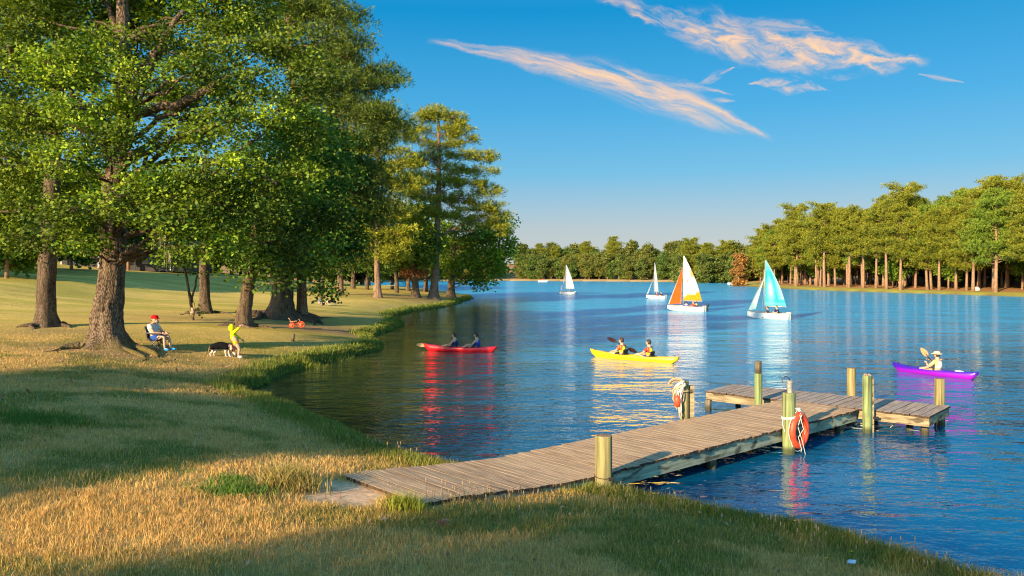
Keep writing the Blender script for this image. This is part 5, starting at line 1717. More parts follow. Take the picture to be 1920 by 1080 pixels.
# ================================================================ kayaks
def kayak(a, b, label, col, name='kayak', beam=0.62, zb=0.24, peak=0.10, cockpits=((0.36,), (0.70,)), deck=None, h=0.0):
    """a: bow point, b: stern point on the water"""
    a, b = np.asarray(a[:2]), np.asarray(b[:2]); L = np.linalg.norm(a - b); d = (a - b) / L
    c = (a + b) / 2
    o = empty(name, (c[0], c[1], 0), math.atan2(d[1], d[0]), label, 'kayak')
    n = 33; V = []; m_ = 14
    for i in range(n):
        t = i / (n - 1); x = L / 2 - t * L                       # bow first
        w = beam / 2 * max(0.03, (math.sin(math.pi * (0.02 + 0.96 * t))) ** 0.62)
        end = abs(2 * t - 1)
        sheer = zb * 0.78 + peak * end ** 3 + (0.05 * max(0, 1 - 2 * t) ** 4)
        keel = -0.06 + 0.20 * max(0, end - .86) / .14 * 1.0
        rake = 0.10 * end ** 6 * (1 if t < .5 else -1)
        dip = 0.0
        for cp in cockpits:
            dip = max(dip, math.exp(-((t - cp[0]) / 0.085) ** 4))
        for j in range(m_):
            ph = j / m_ * 2 * math.pi
            yy = math.cos(ph); zz = math.sin(ph)
            if zz >= 0:
                z = sheer + zz * 0.05 * (1 - end ** 2)
                if dip > .02 and abs(yy) < 0.80: z = z - dip * 0.11
                y = w * np.sign(yy) * abs(yy) ** 0.9
            else:
                z = sheer + (keel - sheer) * abs(zz) ** 0.75; y = w * np.sign(yy) * abs(yy) ** 0.55
            V.append([x + rake * max(0, (z - keel)) / .3, y, z])
    q = []
    for i in range(n - 1):
        for j in range(m_):
            k = (j + 1) % m_
            q.append([i * m_ + j, (i + 1) * m_ + j, (i + 1) * m_ + k, i * m_ + k])
    V += [[V[0][0] + .0, 0, zb], [V[-1][0], 0, zb]]
    e = n * m_
    t_ = [[e, j, (j + 1) % m_] for j in range(m_)] + [[e + 1, (n - 1) * m_ + (j + 1) % m_, (n - 1) * m_ + j] for j in range(m_)]
    mb = MB(); mb.add(V, t_, q); mb.build('hull', col, o, True)
    dk = plain('cockpit_lining', (0.03, 0.03, 0.035), 0.7)
    for cp in cockpits:
        xx = L / 2 - cp[0] * L; aa = np.linspace(0, 2 * np.pi, 27)
        mb = MB(); mb.tube(np.stack([xx + 0.09 * L * np.cos(aa), beam * .33 * np.sin(aa), np.full(27, zb * .78 + .045)], -1), 0.013, 6, False)
        mb.build('cockpit_rim', dk, o, True)
        mb = MB(); mb.box((xx - .20, 0, zb * .78 + .12), (.05, .34, .22), tilt=(0, -.2)); mb.build('seat_back', dk, o)
    for sx in (1, -1):
        mb = MB(); mb.tube([[sx * (L / 2 - .10), 0, zb + .05], [sx * (L / 2 - .16), 0, zb + .085], [sx * (L / 2 - .22), 0, zb + .05]], .012, 6); mb.build('grab_handle', dk, o)
    mb = MB()
    for k in range(3):
        x0 = L / 2 - (0.13 + .03 * k) * L
        mb.tube([[x0, -.16, zb * .78 + .05], [x0 - .05, 0, zb * .78 + .075], [x0, .16, zb * .78 + .05]], .006, 5)
    mb.build('deck_line', dk, o)
    return o, L, math.atan2(d[1], d[0]), c, d


def paddle(label, p0, p1, shaft, blade, name='paddle', L=None):
    """double paddle from blade tip p0 to blade tip p1 in world metres"""
    p0, p1 = np.asarray(p0, float), np.asarray(p1, float); c = (p0 + p1) / 2
    o = empty(name, c, label=label, cat='paddle'); d = unit(p1 - p0)
    mb = MB(); mb.tube([p0 + d * .32 - c, p1 - d * .32 - c], 0.016, 8); mb.build('shaft', shaft, o, True)
    u = unit(np.cross(d, [0.35, 1, 0.1])); 
    for s_, e in ((1, p0), (-1, p1)):
        mb = MB(); rows = []
        for t, w in ((0, .03), (.12, .075), (.25, .095), (.38, .075), (.46, .02)):
            p = e - c + d * s_ * t
            n_ = np.cross(d, u) * 0.006
            rows += [p - u * w, p + n_, p + u * w, p - n_]
        q = []
        for i in range(4):
            for j in range(4):
                k = (j + 1) % 4; q.append([i * 4 + j, i * 4 + k, i * 4 + 4 + k, i * 4 + 4 + j])
        q += [[0, 3, 2, 1], [16, 17, 18, 19]]
        mb.add(rows, None, q); mb.build('blade', blade, o)
    return o


def on(c, d, f, L):            # place along a kayak: f measured from the bow
    p = c + d * (L / 2 - f * L); return (p[0], p[1])


M_RED = plain('red_hull', (0.78, 0.012, 0.02), 0.35, 0.5, 0.08, 3)
M_YEL = plain('yellow_hull', (0.86, 0.52, 0.004), 0.35, 0.5, 0.06, 3)
m, t, out = new_mat('purple_hull')
x, y, z = sep(t, objco(t))
pbsdf(t, out, mixc(t, (z + x * 0.02 + noise_n(t, objco(t), 2.0) * .1).rng(0.10, 0.28), (0.30, 0.006, 0.44), (0.045, 0.008, 0.34)), 0.3, 0.5)
M_PUR = m
M_BLACK = plain('black_plastic', (0.015, 0.015, 0.017), 0.5, 0.4)
M_WOODB = plain('wood_blade', (0.62, 0.36, 0.16), 0.5, 0.4)

ka, kL, kr, kc, kd = kayak(W(797, 656.5), W(930, 660.5), 'red tandem kayak nearest the grassy bank', M_RED, cockpits=((.37,), (.70,)))
S1 = 1.0
zs_ = 0.02
p = on(kc, kd, .425, kL)
person('paddler in a navy tank top in the front of the red kayak', (p[0], p[1], zs_), kr, sit_kayak(0.0, .26, .50, .22, .16), 0.93, M_SKIN2, top=cloth((0.02, 0.03, 0.12)), sleeve=0, pants=cloth((0.03, 0.04, 0.12)), leg_cover=.6, vest=cloth((0.015, 0.025, 0.13)))
p2 = on(kc, kd, .74, kL)
person('paddler in a royal blue vest in the rear of the red kayak', (p2[0], p2[1], zs_), kr, sit_kayak(0.02, .30, .42, .25, .15), 0.97, M_SKIN2, top=cloth((0.02, 0.06, 0.30)), sleeve=0, pants=cloth((0.02, 0.02, 0.06)), leg_cover=.6, vest=cloth((0.015, 0.06, 0.36)))
paddle('pale wooden paddle trailing over the bow of the red kayak', WD(781, 646, kc[1] + .5) , WD(850, 653, kc[1] + .2), M_WOODB, M_WOODB)

kb, kL, kr, kc, kd = kayak(W(1110, 668), W(1271, 682), 'long yellow tandem kayak in the middle of the lake', M_YEL, cockpits=((.36,), (.67,)))
p = on(kc, kd, .375, kL)
person('paddler in orange shirt and yellow vest in the front of the yellow kayak', (p[0], p[1], zs_), kr, sit_kayak(0.02, .24, .40, .30, .20, arms={'r_wr': (.26, -.22, .52), 'r_el': (.10, -.30, .42)}), 0.98, M_SKIN2, top=cloth((0.78, 0.12, 0.035)), sleeve=.8, pants=cloth((0.015, 0.015, 0.02)), leg_cover=.7, vest=cloth((0.72, 0.62, 0.02)))
p2 = on(kc, kd, .685, kL)
person('paddler in red shirt and yellow vest in the rear of the yellow kayak', (p2[0], p2[1], zs_), kr, sit_kayak(0.0, .27, .48, .18, .14), 0.98, M_SKIN2, top=cloth((0.62, 0.05, 0.035)), sleeve=.7, pants=cloth((0.02, 0.10, 0.45)), leg_cover=.5, vest=cloth((0.75, 0.58, 0.015)))
paddle('dark paddle raised high by the front paddler of the yellow kayak', WD(1139, 633, p[1] - .15), WD(1194, 661, p[1] + .25), M_BLACK, plain('dark_blade', (0.05, 0.02, 0.018), 0.35, 0.5))

kc_, kL, kr, kc, kd = kayak(W(1677, 694.5), W(1832, 712.5), 'purple single kayak at the right, its bow pointing left', M_PUR, cockpits=((.46,),), zb=.23, beam=.56)
p = on(kc, kd, .545, kL)
person('paddler in wide straw sun hat and cream vest in the purple kayak', (p[0], p[1], zs_ + .01), kr, sit_kayak(0.0, .22, .40, .30, .20, arms={'l_wr': (.36, .14, .44), 'l_el': (.20, .28, .30), 'r_wr': (.38, -.16, .52), 'r_el': (.20, -.28, .36)}), 0.92, M_SKIN2, top=cloth((0.80, 0.42, 0.18)), sleeve=.9,
       pants=cloth((0.80, 0.42, 0.2)), leg_cover=.6, vest=cloth((0.78, 0.66, 0.46)), hat=('brim', plain('straw_hat', (0.80, 0.58, 0.32), 0.9, 0.1, 0.15, 60, bump=.4)))
paddle('kayak paddle with tan blades held upright over the purple kayak', WD(1727, 652.5, p[1] - .1), WD(1760, 694, p[1] + .25), M_BLACK, M_WOODB)
# white hatch on the stern
mb = MB(); mb.ball((-kL * .30, 0, .235), (.16, .10, .025), 14, 6); mb.build('hatch', plain('white_hatch', (0.8, 0.75, 0.7), .5), kc_, True)


# ================================================================ sailing dinghies
def sailboat(px_mast, py_water, mast_rows, label, heading, L, main, jib, hullcol=(0.78, 0.74, 0.66), motor=False, boom=1.5, jib_h=0.72, jib_foot=1.0, boom_a=0.0, jib_col=None):
    """mast_rows: row of the masthead; heading: compass of the bow in the ground plane, radians"""
    b = W(px_mast, py_water); Y_ = b[1]
    o = empty('sailing_boat', (b[0], b[1], 0), heading, label, 'sailboat', 'sailing boats on the lake')
    H_ = CAM_H - (mast_rows - HORIZON) / FOCAL * Y_
    # hull: bow at +0.42 L, stern at -0.58 L
    n = 17; mm = 9; V = []
    bm = L * .36
    for i in range(n):
        t = i / (n - 1); x = L * .42 - t * L
        w = bm / 2 * (1 - (1 - min(1, t / .62)) ** 2.3) * (1 - 0.18 * max(0, t - .62) / .38) + 0.015
        sh = 0.46 + 0.10 * (1 - t) ** 2; ke = -0.08 + 0.26 * (1 - t) ** 6
        for j in range(mm):
            f = j / (mm - 1) * 2 - 1
            V.append([x + 0.10 * (1 - abs(f)) * 0, w * np.sign(f) * abs(f) ** .7, ke + (sh - ke) * abs(f) ** 2.4])
    q = [[i * mm + j, i * mm + j + 1, (i + 1) * mm + j + 1, (i + 1) * mm + j] for i in range(n - 1) for j in range(mm - 1)]
    e = (n - 1) * mm
    tr = [[e + j, e + j + 1, e + mm - 1] for j in range(mm - 2)]
    mb = MB(); mb.add(V, tr, q)
    hm = plain('hull_paint', hullcol, 0.35, 0.5, 0.06, 2); mb.build('hull', hm, o, True)
    # deck with an open cockpit
    V = np.array(V).reshape(n, mm, 3); mb = MB()
    dv, dq = [], []
    for i in range(n):
        t = i / (n - 1); lft, rgt = V[i, 0].copy(), V[i, -1].copy()
        lft[2] -= 0.01; rgt[2] -= 0.01
        inner = 0.62 if .36 < t < .95 else 0.0
        li = lft * [1, inner, 1]; ri = rgt * [1, inner, 1]
        cam_ = 0.03 if inner == 0 else 0
        dv += [lft, li + [0, 0, cam_], ri + [0, 0, cam_], rgt]
        if inner: dv += [li * [1, .9, 1] - [0, 0, .28], ri * [1, .9, 1] - [0, 0, .28]]
        else: dv += [li - [0, 0, .0], ri - [0, 0, .0]]
    for i in range(n - 1):
        a_, b_ = i * 6, (i + 1) * 6
        dq += [[a_, a_ + 1, b_ + 1, b_], [a_ + 2, a_ + 3, b_ + 3, b_ + 2], [a_ + 1, a_ + 4, b_ + 4, b_ + 1], [a_ + 5, a_ + 2, b_ + 2, b_ + 5], [a_ + 4, a_ + 5, b_ + 5, b_ + 4]]
    mb.add(dv, None, dq); mb.build('deck', plain('deck_paint', tuple(c * .92 for c in hullcol), 0.5, 0.4, 0.08, 3), o)
    mb = MB(); e0 = V[:, 0]; e1_ = V[:, -1]
    for E_ in (e0, e1_): mb.tube(E_ + [0, 0, .012], 0.022, 5)
    mb.build('gunwale', plain('gunwale_trim', (0.22, 0.18, 0.16), .6) if 'gunwale_trim' not in bpy.data.materials else bpy.data.materials['gunwale_trim'], o, True)
    # spars
    mm_ = plain('spar_metal', (0.55, 0.50, 0.44), 0.4, 0.5, 0.1, 3, metal=0.3) if 'spar_metal' not in bpy.data.materials else bpy.data.materials['spar_metal']
    mb = MB(); mb.tube([[0, 0, 0.2], [0, 0, H_ * .6], [-.03, 0, H_ - .02]], [.035, .03, .018], 8); mb.build('mast', mm_, o, True)
    bd = np.array([-math.cos(boom_a), math.sin(boom_a), 0.0])
    zb_ = 0.98
    mb = MB(); mb.tube([[0, 0, zb_], bd * boom + [0, 0, zb_]], .026, 8); mb.build('boom', mm_, o, True)
    mb = MB(); bow = np.array([L * .41, 0, .55])
    for p0, p1 in ((bow, [0, 0, H_ * (jib_h + .06)]), ([0, V[6, 0][1], .47], [0, 0, H_ * .8]), ([0, V[6, -1][1], .47], [0, 0, H_ * .8])):
        mb.tube([p0, p1], .007, 4)
    r_ = mb.build('rigging', mm_, o); r_['kind'] = 'stuff'
    def sail(name, tack, head, clew, colf, belly, roach=0.10, nu=10, nv=18, head_w=0.04):
        tack, head, clew = (np.asarray(v, float) for v in (tack, head, clew)); ft = clew - tack
        sd = unit(np.cross(head - tack, ft)); V_, C_ = [], []
        for j in range(nv + 1):
            v = j / nv; w = (1 - v) ** (1.0) + roach * math.sin(v * math.pi) + head_w * v
            for i in range(nu + 1):
                u = i / nu
                p = tack + (head - tack) * v + ft * u * w + sd * belly * math.sin(math.pi * min(1, u * 1.0) ** .8) * math.sin(math.pi * (v * .9 + .05)) 
                V_.append(p); C_.append(colf(u, v))
        q_ = [[j * (nu + 1) + i, j * (nu + 1) + i + 1, (j + 1) * (nu + 1) + i + 1, (j + 1) * (nu + 1) + i] for j in range(nv) for i in range(nu)]
        m_ = MB(); m_.add(V_, None, q_, C_); return m_.build(name, M_SAIL, o, True)
    sail('mainsail', [-.03, 0, zb_ + .05], [-.05, 0, H_ - .05], bd * boom * .97 + [0, 0, zb_ + .06], main, .16)
    sail('jib', bow + [-.03, 0, .08], [.05, 0, H_ * jib_h], bow + [-jib_foot, -.10, .18], jib, .08, roach=-.03)
    mb = MB(); mb.box((-L * .58 - .03, 0, .18), (.05, .03, .7)); mb.box((-L * .58 + .1, 0, .56), (.35, .025, .025)); mb.build('rudder', mm_, o)
    if motor:
        mb = MB(); mb.ball((-L * .58 - .12, -.22, .62), (.13, .11, .16), 10, 8); mb.box((-L * .58 - .10, -.22, .32), (.08, .08, .5)); mb.build('outboard_motor', M_BLACK, o, True)
    return o, b, Y_


M_SAIL = vcol_mat('sailcloth', 0.7, 0.2, 0.0, 3, trans=0.45)


def crew(boat, specs, L, heading, b):
    for (fx, fy, s_, col, lab, pants, facing) in specs:
        p = Vector((b[0], b[1], 0)) + Matrix.Rotation(heading, 3, 'Z') @ Vector((fx, fy, .22))
        J = sit_kayak(0.05, .22, .34, .28, .20)
        for sd in 'lr':
            J[sd + '_an'] = (.42, J[sd + '_an'][1], -.10); J[sd + '_kn'] = (.40, J[sd + '_kn'][1], .24); J[sd + '_to'] = (.56, J[sd + '_to'][1], -.12)
        person(lab, p, heading + facing, J, s_, M_SKIN2, top=cloth(col), sleeve=.9, pants=cloth(pants), leg_cover=1.4, shoes=cloth((.1, .1, .1)))


WHITE = lambda u, v: (0.60, 0.62, 0.68)
def white_main(u, v):
    k = 0.93 + 0.07 * math.cos(v * 40); return (0.62 * k, 0.63 * k, 0.68 * k)
def orange_main(u, v):
    if v < 0.10 + 0.09 * u: return (0.86, 0.36, 0.01)
    if 0.52 < v < 0.68 and u * (1 - v) > 0.30 - (v - .52) * .4: return (0.88, 0.44, 0.16)
    if (u - .32) ** 2 + ((v - .46) * 4) ** 2 < .006: return (0.2, 0.08, 0.05)
    return (0.90, 0.84, 0.68)
def orange_jib(u, v): return (0.88, 0.13, 0.01) if u > .04 else (.85, .8, .7)
def teal_main(u, v):
    base = np.array([0.015, 0.48, 0.52]); pale = np.array([0.55, 0.86, 0.80])
    k = math.exp(-((u - .30) / .16) ** 2) * math.exp(-((v - .36) / .22) ** 2) + max(0, (u - .62) * 2.2) * (v > .14) + 0.55 * max(0, v - .72) / .28
    if v < .07: k += .2
    return tuple(base + (pale - base) * min(1, max(0, k)))
def teal_jib(u, v): return (0.60, 0.84, 0.68)

hd = math.pi - 0.70
so, b, y_ = sailboat(1281, 583.5, 479, 'white sailing dinghy with orange jib and cream mainsail, orange foot panel', hd, 3.9, orange_main, orange_jib, motor=True, boom=1.95, jib_h=.79, jib_foot=1.35)
crew(so, [(-.45, .30, .8, (.05, .12, .45), 'sailor in blue beside the mast of the orange sailed dinghy', (.1, .1, .2), -1.2),
          (-.95, -.25, .85, (.62, .06, .03), 'sailor in a red jacket in the middle of the orange sailed dinghy', (.5, .4, .3), 1.2),
          (-1.45, .20, .85, (.05, .05, .08), 'sailor in black at the stern of the orange sailed dinghy', (.05, .05, .08), -.8)], 3.9, hd, b)
st, b, y_ = sailboat(1434, 597.5, 487, 'white sailing dinghy with a tall teal mainsail and pale green jib', hd, 3.4, teal_main, teal_jib, boom=1.75, jib_h=.70, jib_foot=.62)
crew(st, [(-.35, .15, .85, (.05, .05, .07), 'dark clad sailor near the mast of the teal sailed dinghy', (.3, .3, .3), .4),
          (-1.0, -.05, .95, (.02, .03, .10), 'larger sailor in navy at the stern of the teal sailed dinghy', (.05, .05, .08), .9)], 3.4, hd, b)
s1, b, y_ = sailboat(1061, 552.5, 496, 'white sailed dinghy furthest left on the lake, sail filled', hd + .1, 3.1, white_main, WHITE, (0.70, 0.66, 0.60), boom=1.65, jib_h=.66, jib_foot=.45)
crew(s1, [(-.9, 0, .85, (.04, .05, .12), 'sailor in navy in the leftmost white dinghy', (.05, .05, .1), .6)], 3.1, hd, b)
s2, b, y_ = sailboat(1227, 560.5, 492, 'white sailed dinghy with a narrow drooping sail, left of the orange one', hd + .05, 3.0, white_main, WHITE, (0.62, 0.60, 0.58), boom=.78, jib_h=.60, jib_foot=.25, boom_a=.3)
crew(s2, [(-.5, .1, .85, (.5, .05, .05), 'sailor in red and white in the narrow sailed dinghy', (.7, .7, .7), .5),
          (-1.1, -.05, .9, (.02, .02, .04), 'sailor in black in the narrow sailed dinghy', (.05, .05, .05), .8)], 3.0, hd, b)

# tiny craft at the far shore
for (px, py, lab, col) in ((1018, 528.6, 'tiny white motor boat far off by the left of the far shore', (.75, .7, .66)), (1376, 533.5, 'tiny white boat lying by the inlet at the right end of the far shore', (.8, .8, .8))):
    b = W(px, py); o = empty('motor_boat', (b[0], b[1], 0), 0.2, lab, 'boat', scale=1.0)
    mb = MB(); mb.hexa([[-1.7, -.5, .0], [1.3, -.5, 0], [1.3, .5, 0], [-1.7, .5, 0], [-1.7, -.7, .55], [2.0, -.25, .65], [2.0, .25, .65], [-1.7, .7, .55]]); mb.build('hull', plain('boat_white', col, .4), o)
    mb = MB(); mb.hexa([[-.5, -.4, .56], [.5, -.4, .58], [.5, .4, .58], [-.5, .4, .56], [-.4, -.35, 1.0], [.2, -.3, 1.0], [.2, .3, 1.0], [-.4, .35, 1.0]]); mb.build('cabin', plain('cabin_red', (.55, .12, .08), .5), o)

# ================================================================ man in the camp chair
g = G(296, 657)
ch = empty('camp_chair', g, -0.15, 'folding camp chair with dark frame and grey fabric beside the huge oak', 'camp chair')
M_FRAME = plain('chair_tube', (0.10, 0.09, 0.08), 0.4, 0.5, 0.1, 9, metal=0.5)
M_FAB = plain('chair_fabric', (0.085, 0.085, 0.095), 0.85, 0.15, 0.2, 40, bump=.2)
for sy in (-1, 1):
    for pts in (([-.26, .27, .02], [.24, .27, .52]), ([.26, .27, .02], [-.24, .25, .46]), ([-.22, .25, .40], [-.34, .26, .86])):
        mb = MB(); mb.tube([np.array(p_) * [1, sy, 1] for p_ in pts], .021, 7); mb.build('leg' if pts[0][2] < .1 else 'back_post', M_FRAME, ch, True)
    mb = MB(); mb.tube([np.array(p_) * [1, sy, 1] for p_ in ([-.30, .29, .66], [0, .30, .63], [.26, .29, .60])], [.02, .03, .02], 8); mb.build('armrest', M_FAB, ch, True)
for x_ in (-.26, .26):
    mb = MB(); mb.tube([[x_, -.27, .03], [-x_ * .2, 0, .22], [x_, .27, .42 if x_ > 0 else .40]], .019, 6); mb.build('cross_brace', M_FRAME, ch, True)
mb = MB(); V_ = []; 
for i in range(9):
    t_ = i / 8; x_ = .26 - .50 * t_; z_ = .44 - .07 * math.sin(t_ * math.pi)
    for j in range(5): V_.append([x_, -.25 + j * .125, z_ - .03 * math.sin(j / 4 * math.pi)])
q_ = [[i * 5 + j, i * 5 + j + 1, (i + 1) * 5 + j + 1, (i + 1) * 5 + j] for i in range(8) for j in range(4)]
mb.add(V_, None, q_); V2 = np.array(V_) - [0, 0, .012]; mb.add(V2, None, [q__[::-1] for q__ in q_]); mb.build('seat', M_FAB, ch, True)
mb = MB(); V_ = []
for i in range(7):
    t_ = i / 6
    for j in range(5): V_.append([-.24 - .11 * t_ - .04 * math.sin(j / 4 * math.pi), -.25 + j * .125, .42 + .46 * t_])
q_ = [[i * 5 + j, i * 5 + j + 1, (i + 1) * 5 + j + 1, (i + 1) * 5 + j] for i in range(6) for j in range(4)]
mb.add(V_, None, q_); mb.add(np.array(V_) - [.012, 0, 0], None, [q__[::-1] for q__ in q_]); mb.build('backrest', M_FAB, ch, True)
J = dict(pelvis=(-.12, 0, .48), chest=(-.22, 0, .82), neck=(-.20, 0, .98), head=(-.13, 0, 1.13))
for sd, y_s in (('l', 1), ('r', -1)):
    J[sd + '_sh'] = (-.20, y_s * .20, .90); J[sd + '_el'] = (.02, y_s * .27, .66); J[sd + '_wr'] = (.24, y_s * .12, .64)
    J[sd + '_hip'] = (-.06, y_s * .10, .47); J[sd + '_kn'] = (.34, y_s * .13, .50); J[sd + '_an'] = (.40 + .05 * y_s, y_s * .12, .09); J[sd + '_to'] = (.56 + .05 * y_s, y_s * .13, .04)
man = person('man in red cap and pale shirt resting in the camp chair', g + [0.0, 0, 0.0], -0.15, J, 1.0, M_SKIN, top=cloth((0.55, 0.50, 0.46)), sleeve=.6, pants=cloth((0.03, 0.08, 0.32)), leg_cover=.62, shoes=cloth((0.03, 0.28, 0.62)), hair=M_HAIR,
             hat=('cap', cloth((0.70, 0.01, 0.012))), thick=1.3, headr=.118, look=(.9, -.35, -.15))
mb = MB(); mb.ball((-.03, -.01, 1.05), (.07, .075, .055), 10, 7); mb.build('beard', plain('grey_beard', (.32, .26, .22), .9), man, True)
bk = empty('book', g + [0.36, -0.10, 0.60], 0.2, 'small dark red book open on the lap of the man in the chair', 'book')
mb = MB(); mb.box((0, 0, 0), (.16, .12, .02), tilt=(0, -.25)); mb.build('cover', plain('book_cover', (.10, .02, .03), .6), bk)
mb = MB(); mb.box((.0, 0, .014), (.145, .105, .012), tilt=(0, -.25)); mb.build('pages', plain('book_pages', (.6, .55, .45), .8), bk)

# ================================================================ child and dog
g = G(447, 671)
J = dict(pelvis=(-.10, 0, .62), chest=(-.20, 0, .88), neck=(-.23, 0, 1.0), head=(-.24, .02, 1.10),
         r_sh=(-.16, -.13, .93), l_sh=(-.24, .13, .93), r_el=(.02, -.16, 1.06), r_wr=(.09, -.15, 1.15), l_el=(-.10, .22, .76), l_wr=(.06, .20, .66),
         r_hip=(-.07, -.08, .58), r_kn=(.06, -.08, .33), r_an=(.02, -.08, .07), r_to=(.14, -.08, .04), l_hip=(-.12, .08, .58), l_kn=(-.16, .10, .33), l_an=(-.34, .10, .14), l_to=(-.28, .10, .03))
person('child in bright yellow hooded jacket and orange shorts, one arm raised', g, 0.1, J, 1.0, M_SKIN, top=cloth((0.85, 0.66, 0.01)), sleeve=1.9, pants=cloth((0.85, 0.33, 0.03)), leg_cover=.5, shoes=cloth((.8, .72, .72)), hood=cloth((0.85, 0.66, 0.01)), headr=.096, thick=1.05, look=(.5, .8, 0))

g = G(414, 669)
dog = empty('dog', g, 0.0, 'black and white dog with tan tail sniffing beside the child', 'dog', scale=(0.95, 1.0, 1.12))
V = [(-.30, 0, .38), (-.12, 0, .385), (.10, 0, .38), (.27, 0, .37), (.38, 0, .33), (.47, 0, .22), (.53, 0, .12), (.58, 0, .05)]
Rr = [.12, .125, .135, .13, .075, .065, .058, .03]
E = [(0, 1), (1, 2), (2, 3), (3, 4), (4, 5), (5, 6), (6, 7)]
def add_leg(root, pts, rad):
    i = root
    for p_, r_ in zip(pts, rad): V.append(p_); Rr.append(r_); E.append((i, len(V) - 1)); i = len(V) - 1
for y_s, dx_ in ((.085, .03), (-.085, -.04)):
    add_leg(3, [(.27 + dx_, y_s, .27), (.25 + dx_, y_s, .15), (.28 + dx_, y_s, .03), (.32 + dx_, y_s, .015)], [.055, .032, .022, .026])
    add_leg(0, [(-.28 + dx_, y_s, .28), (-.22 + dx_, y_s, .19), (-.34 + dx_, y_s, .12), (-.32 + dx_, y_s, .03), (-.28 + dx_, y_s, .015)], [.075, .045, .024, .022, .026])
add_leg(0, [(-.40, 0, .36), (-.46, 0, .24), (-.46, 0, .14)], [.03, .024, .018])
v, T, Q_ = skinned(V, E, Rr, 2)
col = np.tile(np.array([.005, .005, .006]), (len(v), 1))
col[(v[:, 2] < .24) & (v[:, 0] < .42)] = (.62, .50, .42)
col[(v[:, 0] > .34)] = (.66, .55, .48)
col[(v[:, 0] > .44) & (v[:, 2] > .16)] = (.30, .14, .06)
col[(v[:, 0] < -.41)] = (.30, .17, .08)
mb = MB(); mb.add(v, T, Q_, col)
for y_s in (-1, 1): mb.tube([(.46, y_s * .05, .26), (.45, y_s * .09, .22), (.46, y_s * .09, .16)], [.02, .028, .01], 6, col=(.20, .10, .05))
mb.ball((.60, 0, .05), .018, 6, 5, col=(.01, .01, .01))
for y_s in (-1, 1): mb.ball((.53, y_s * .045, .16), .010, 5, 4, col=(.01, .01, .01))
mb.build('body', vcol_mat('dog_fur', .9, .1, .5, 60), dog, True)
mb = MB(); a = np.linspace(0, 2 * np.pi, 15); mb.tube(np.stack([.37 + 0 * a, .07 * np.cos(a), .335 + .07 * np.sin(a)], -1), .008, 5, False); mb.build('collar', cloth((.5, .05, .05)), dog)

# distant toddler and dog on the lawn
g = G(598, 573)
J = dict(pelvis=(0, 0, .25), chest=(.08, 0, .48), neck=(.11, 0, .60), head=(.14, 0, .72))
for sd, y_s in (('l', 1), ('r', -1)):
    J[sd + '_sh'] = (.08, y_s * .15, .54); J[sd + '_el'] = (.22, y_s * .2, .40); J[sd + '_wr'] = (.36, y_s * .15, .30)
    J[sd + '_hip'] = (.03, y_s * .10, .24); J[sd + '_kn'] = (.32, y_s * .14, .38); J[sd + '_an'] = (.20, y_s * .13, .08); J[sd + '_to'] = (.36, y_s * .13, .03)
person('far walker in grey crouching on the lawn beyond the stout oak', g, 0.1, J, 1.0, M_SKIN, top=cloth((.10, .13, .13)), sleeve=1.8, pants=cloth((.2, .2, .25)), leg_cover=1.8, shoes=cloth((.1, .1, .1)))
g = G(622, 573)
dog2 = dog.copy(); COL.objects.link(dog2); dog2.location = g; dog2.rotation_euler = (0, 0, math.pi); dog2.scale = (.95, .95, 1.0); dog2['label'] = 'small far dog standing on the lawn before the crouching walker'
for c_ in list(dog.children):
    n_ = c_.copy(); COL.objects.link(n_); n_.parent = dog2

# ================================================================ tricycle under the oaks
g = G(556, 615)
tr = empty('tricycle', g, 0.15, 'orange red child tricycle with tan handle under the stout oak', 'tricycle', scale=0.82)
M_TR = plain('orange_red_paint', (0.72, 0.075, 0.03), 0.4, 0.45, 0.1, 6); M_TAN = plain('tan_wood', (0.50, 0.26, 0.12), 0.6)
for (x_, y_, r_, w_) in ((.30, 0, .22, .05), (-.28, .20, .17, .045), (-.28, -.20, .17, .045)):
    wh = empty('wheel', (x_, y_, r_)); wh.parent = tr
    a = np.linspace(0, 2 * np.pi, 25)
    mb = MB(); mb.tube(np.stack([(r_ - .025) * np.cos(a), 0 * a, (r_ - .025) * np.sin(a)], -1), .028, 8, False); mb.build('tyre', M_TR, wh, True)
    mb = MB(); mb.tube([[0, -.03, 0], [0, .03, 0]], .04, 10); mb.tube([[0, -.008, 0], [0, .008, 0]], r_ * .62, 16); mb.build('rim', plain('rim_paint', (.6, .14, .05), .5) if 'rim_paint' not in bpy.data.materials else bpy.data.materials['rim_paint'], wh, True)
mb = MB(); mb.tube([[.30, 0, .22], [.22, 0, .42], [.0, 0, .26], [-.28, 0, .20]], .025, 8); mb.tube([[-.28, -.22, .17], [-.28, .22, .17]], .02, 8); mb.build('frame', M_TR, tr, True)
mb = MB(); mb.ball((-.06, 0, .40), (.15, .10, .05), 12, 7); mb.tube([[-.06, 0, .25], [-.06, 0, .38]], .02, 7); mb.build('seat', M_BLACK, tr, True)
mb = MB(); mb.tube([[.26, 0, .40], [.16, 0, .55]], .018, 7); mb.tube([[.16, -.22, .56], [.2, 0, .58], [.16, .22, .56]], .018, 7); mb.build('handlebar', M_TAN, tr, True)
mb = MB(); mb.tube([[-.30, 0, .22], [-.40, 0, .50], [-.52, 0, .66]], [.02, .022, .02], 7); mb.tube([[-.46, -.14, .62], [-.46, .14, .62]], .02, 7); mb.build('push_handle', M_TAN, tr, True)
mb = MB(); mb.hexa([[-.42, -.16, .40], [.05, -.16, .44], [.05, .16, .44], [-.42, .16, .40], [-.42, -.16, .43], [.05, -.16, .47], [.05, .16, .47], [-.42, .16, .43]]); mb.build('tray', M_TAN, tr)

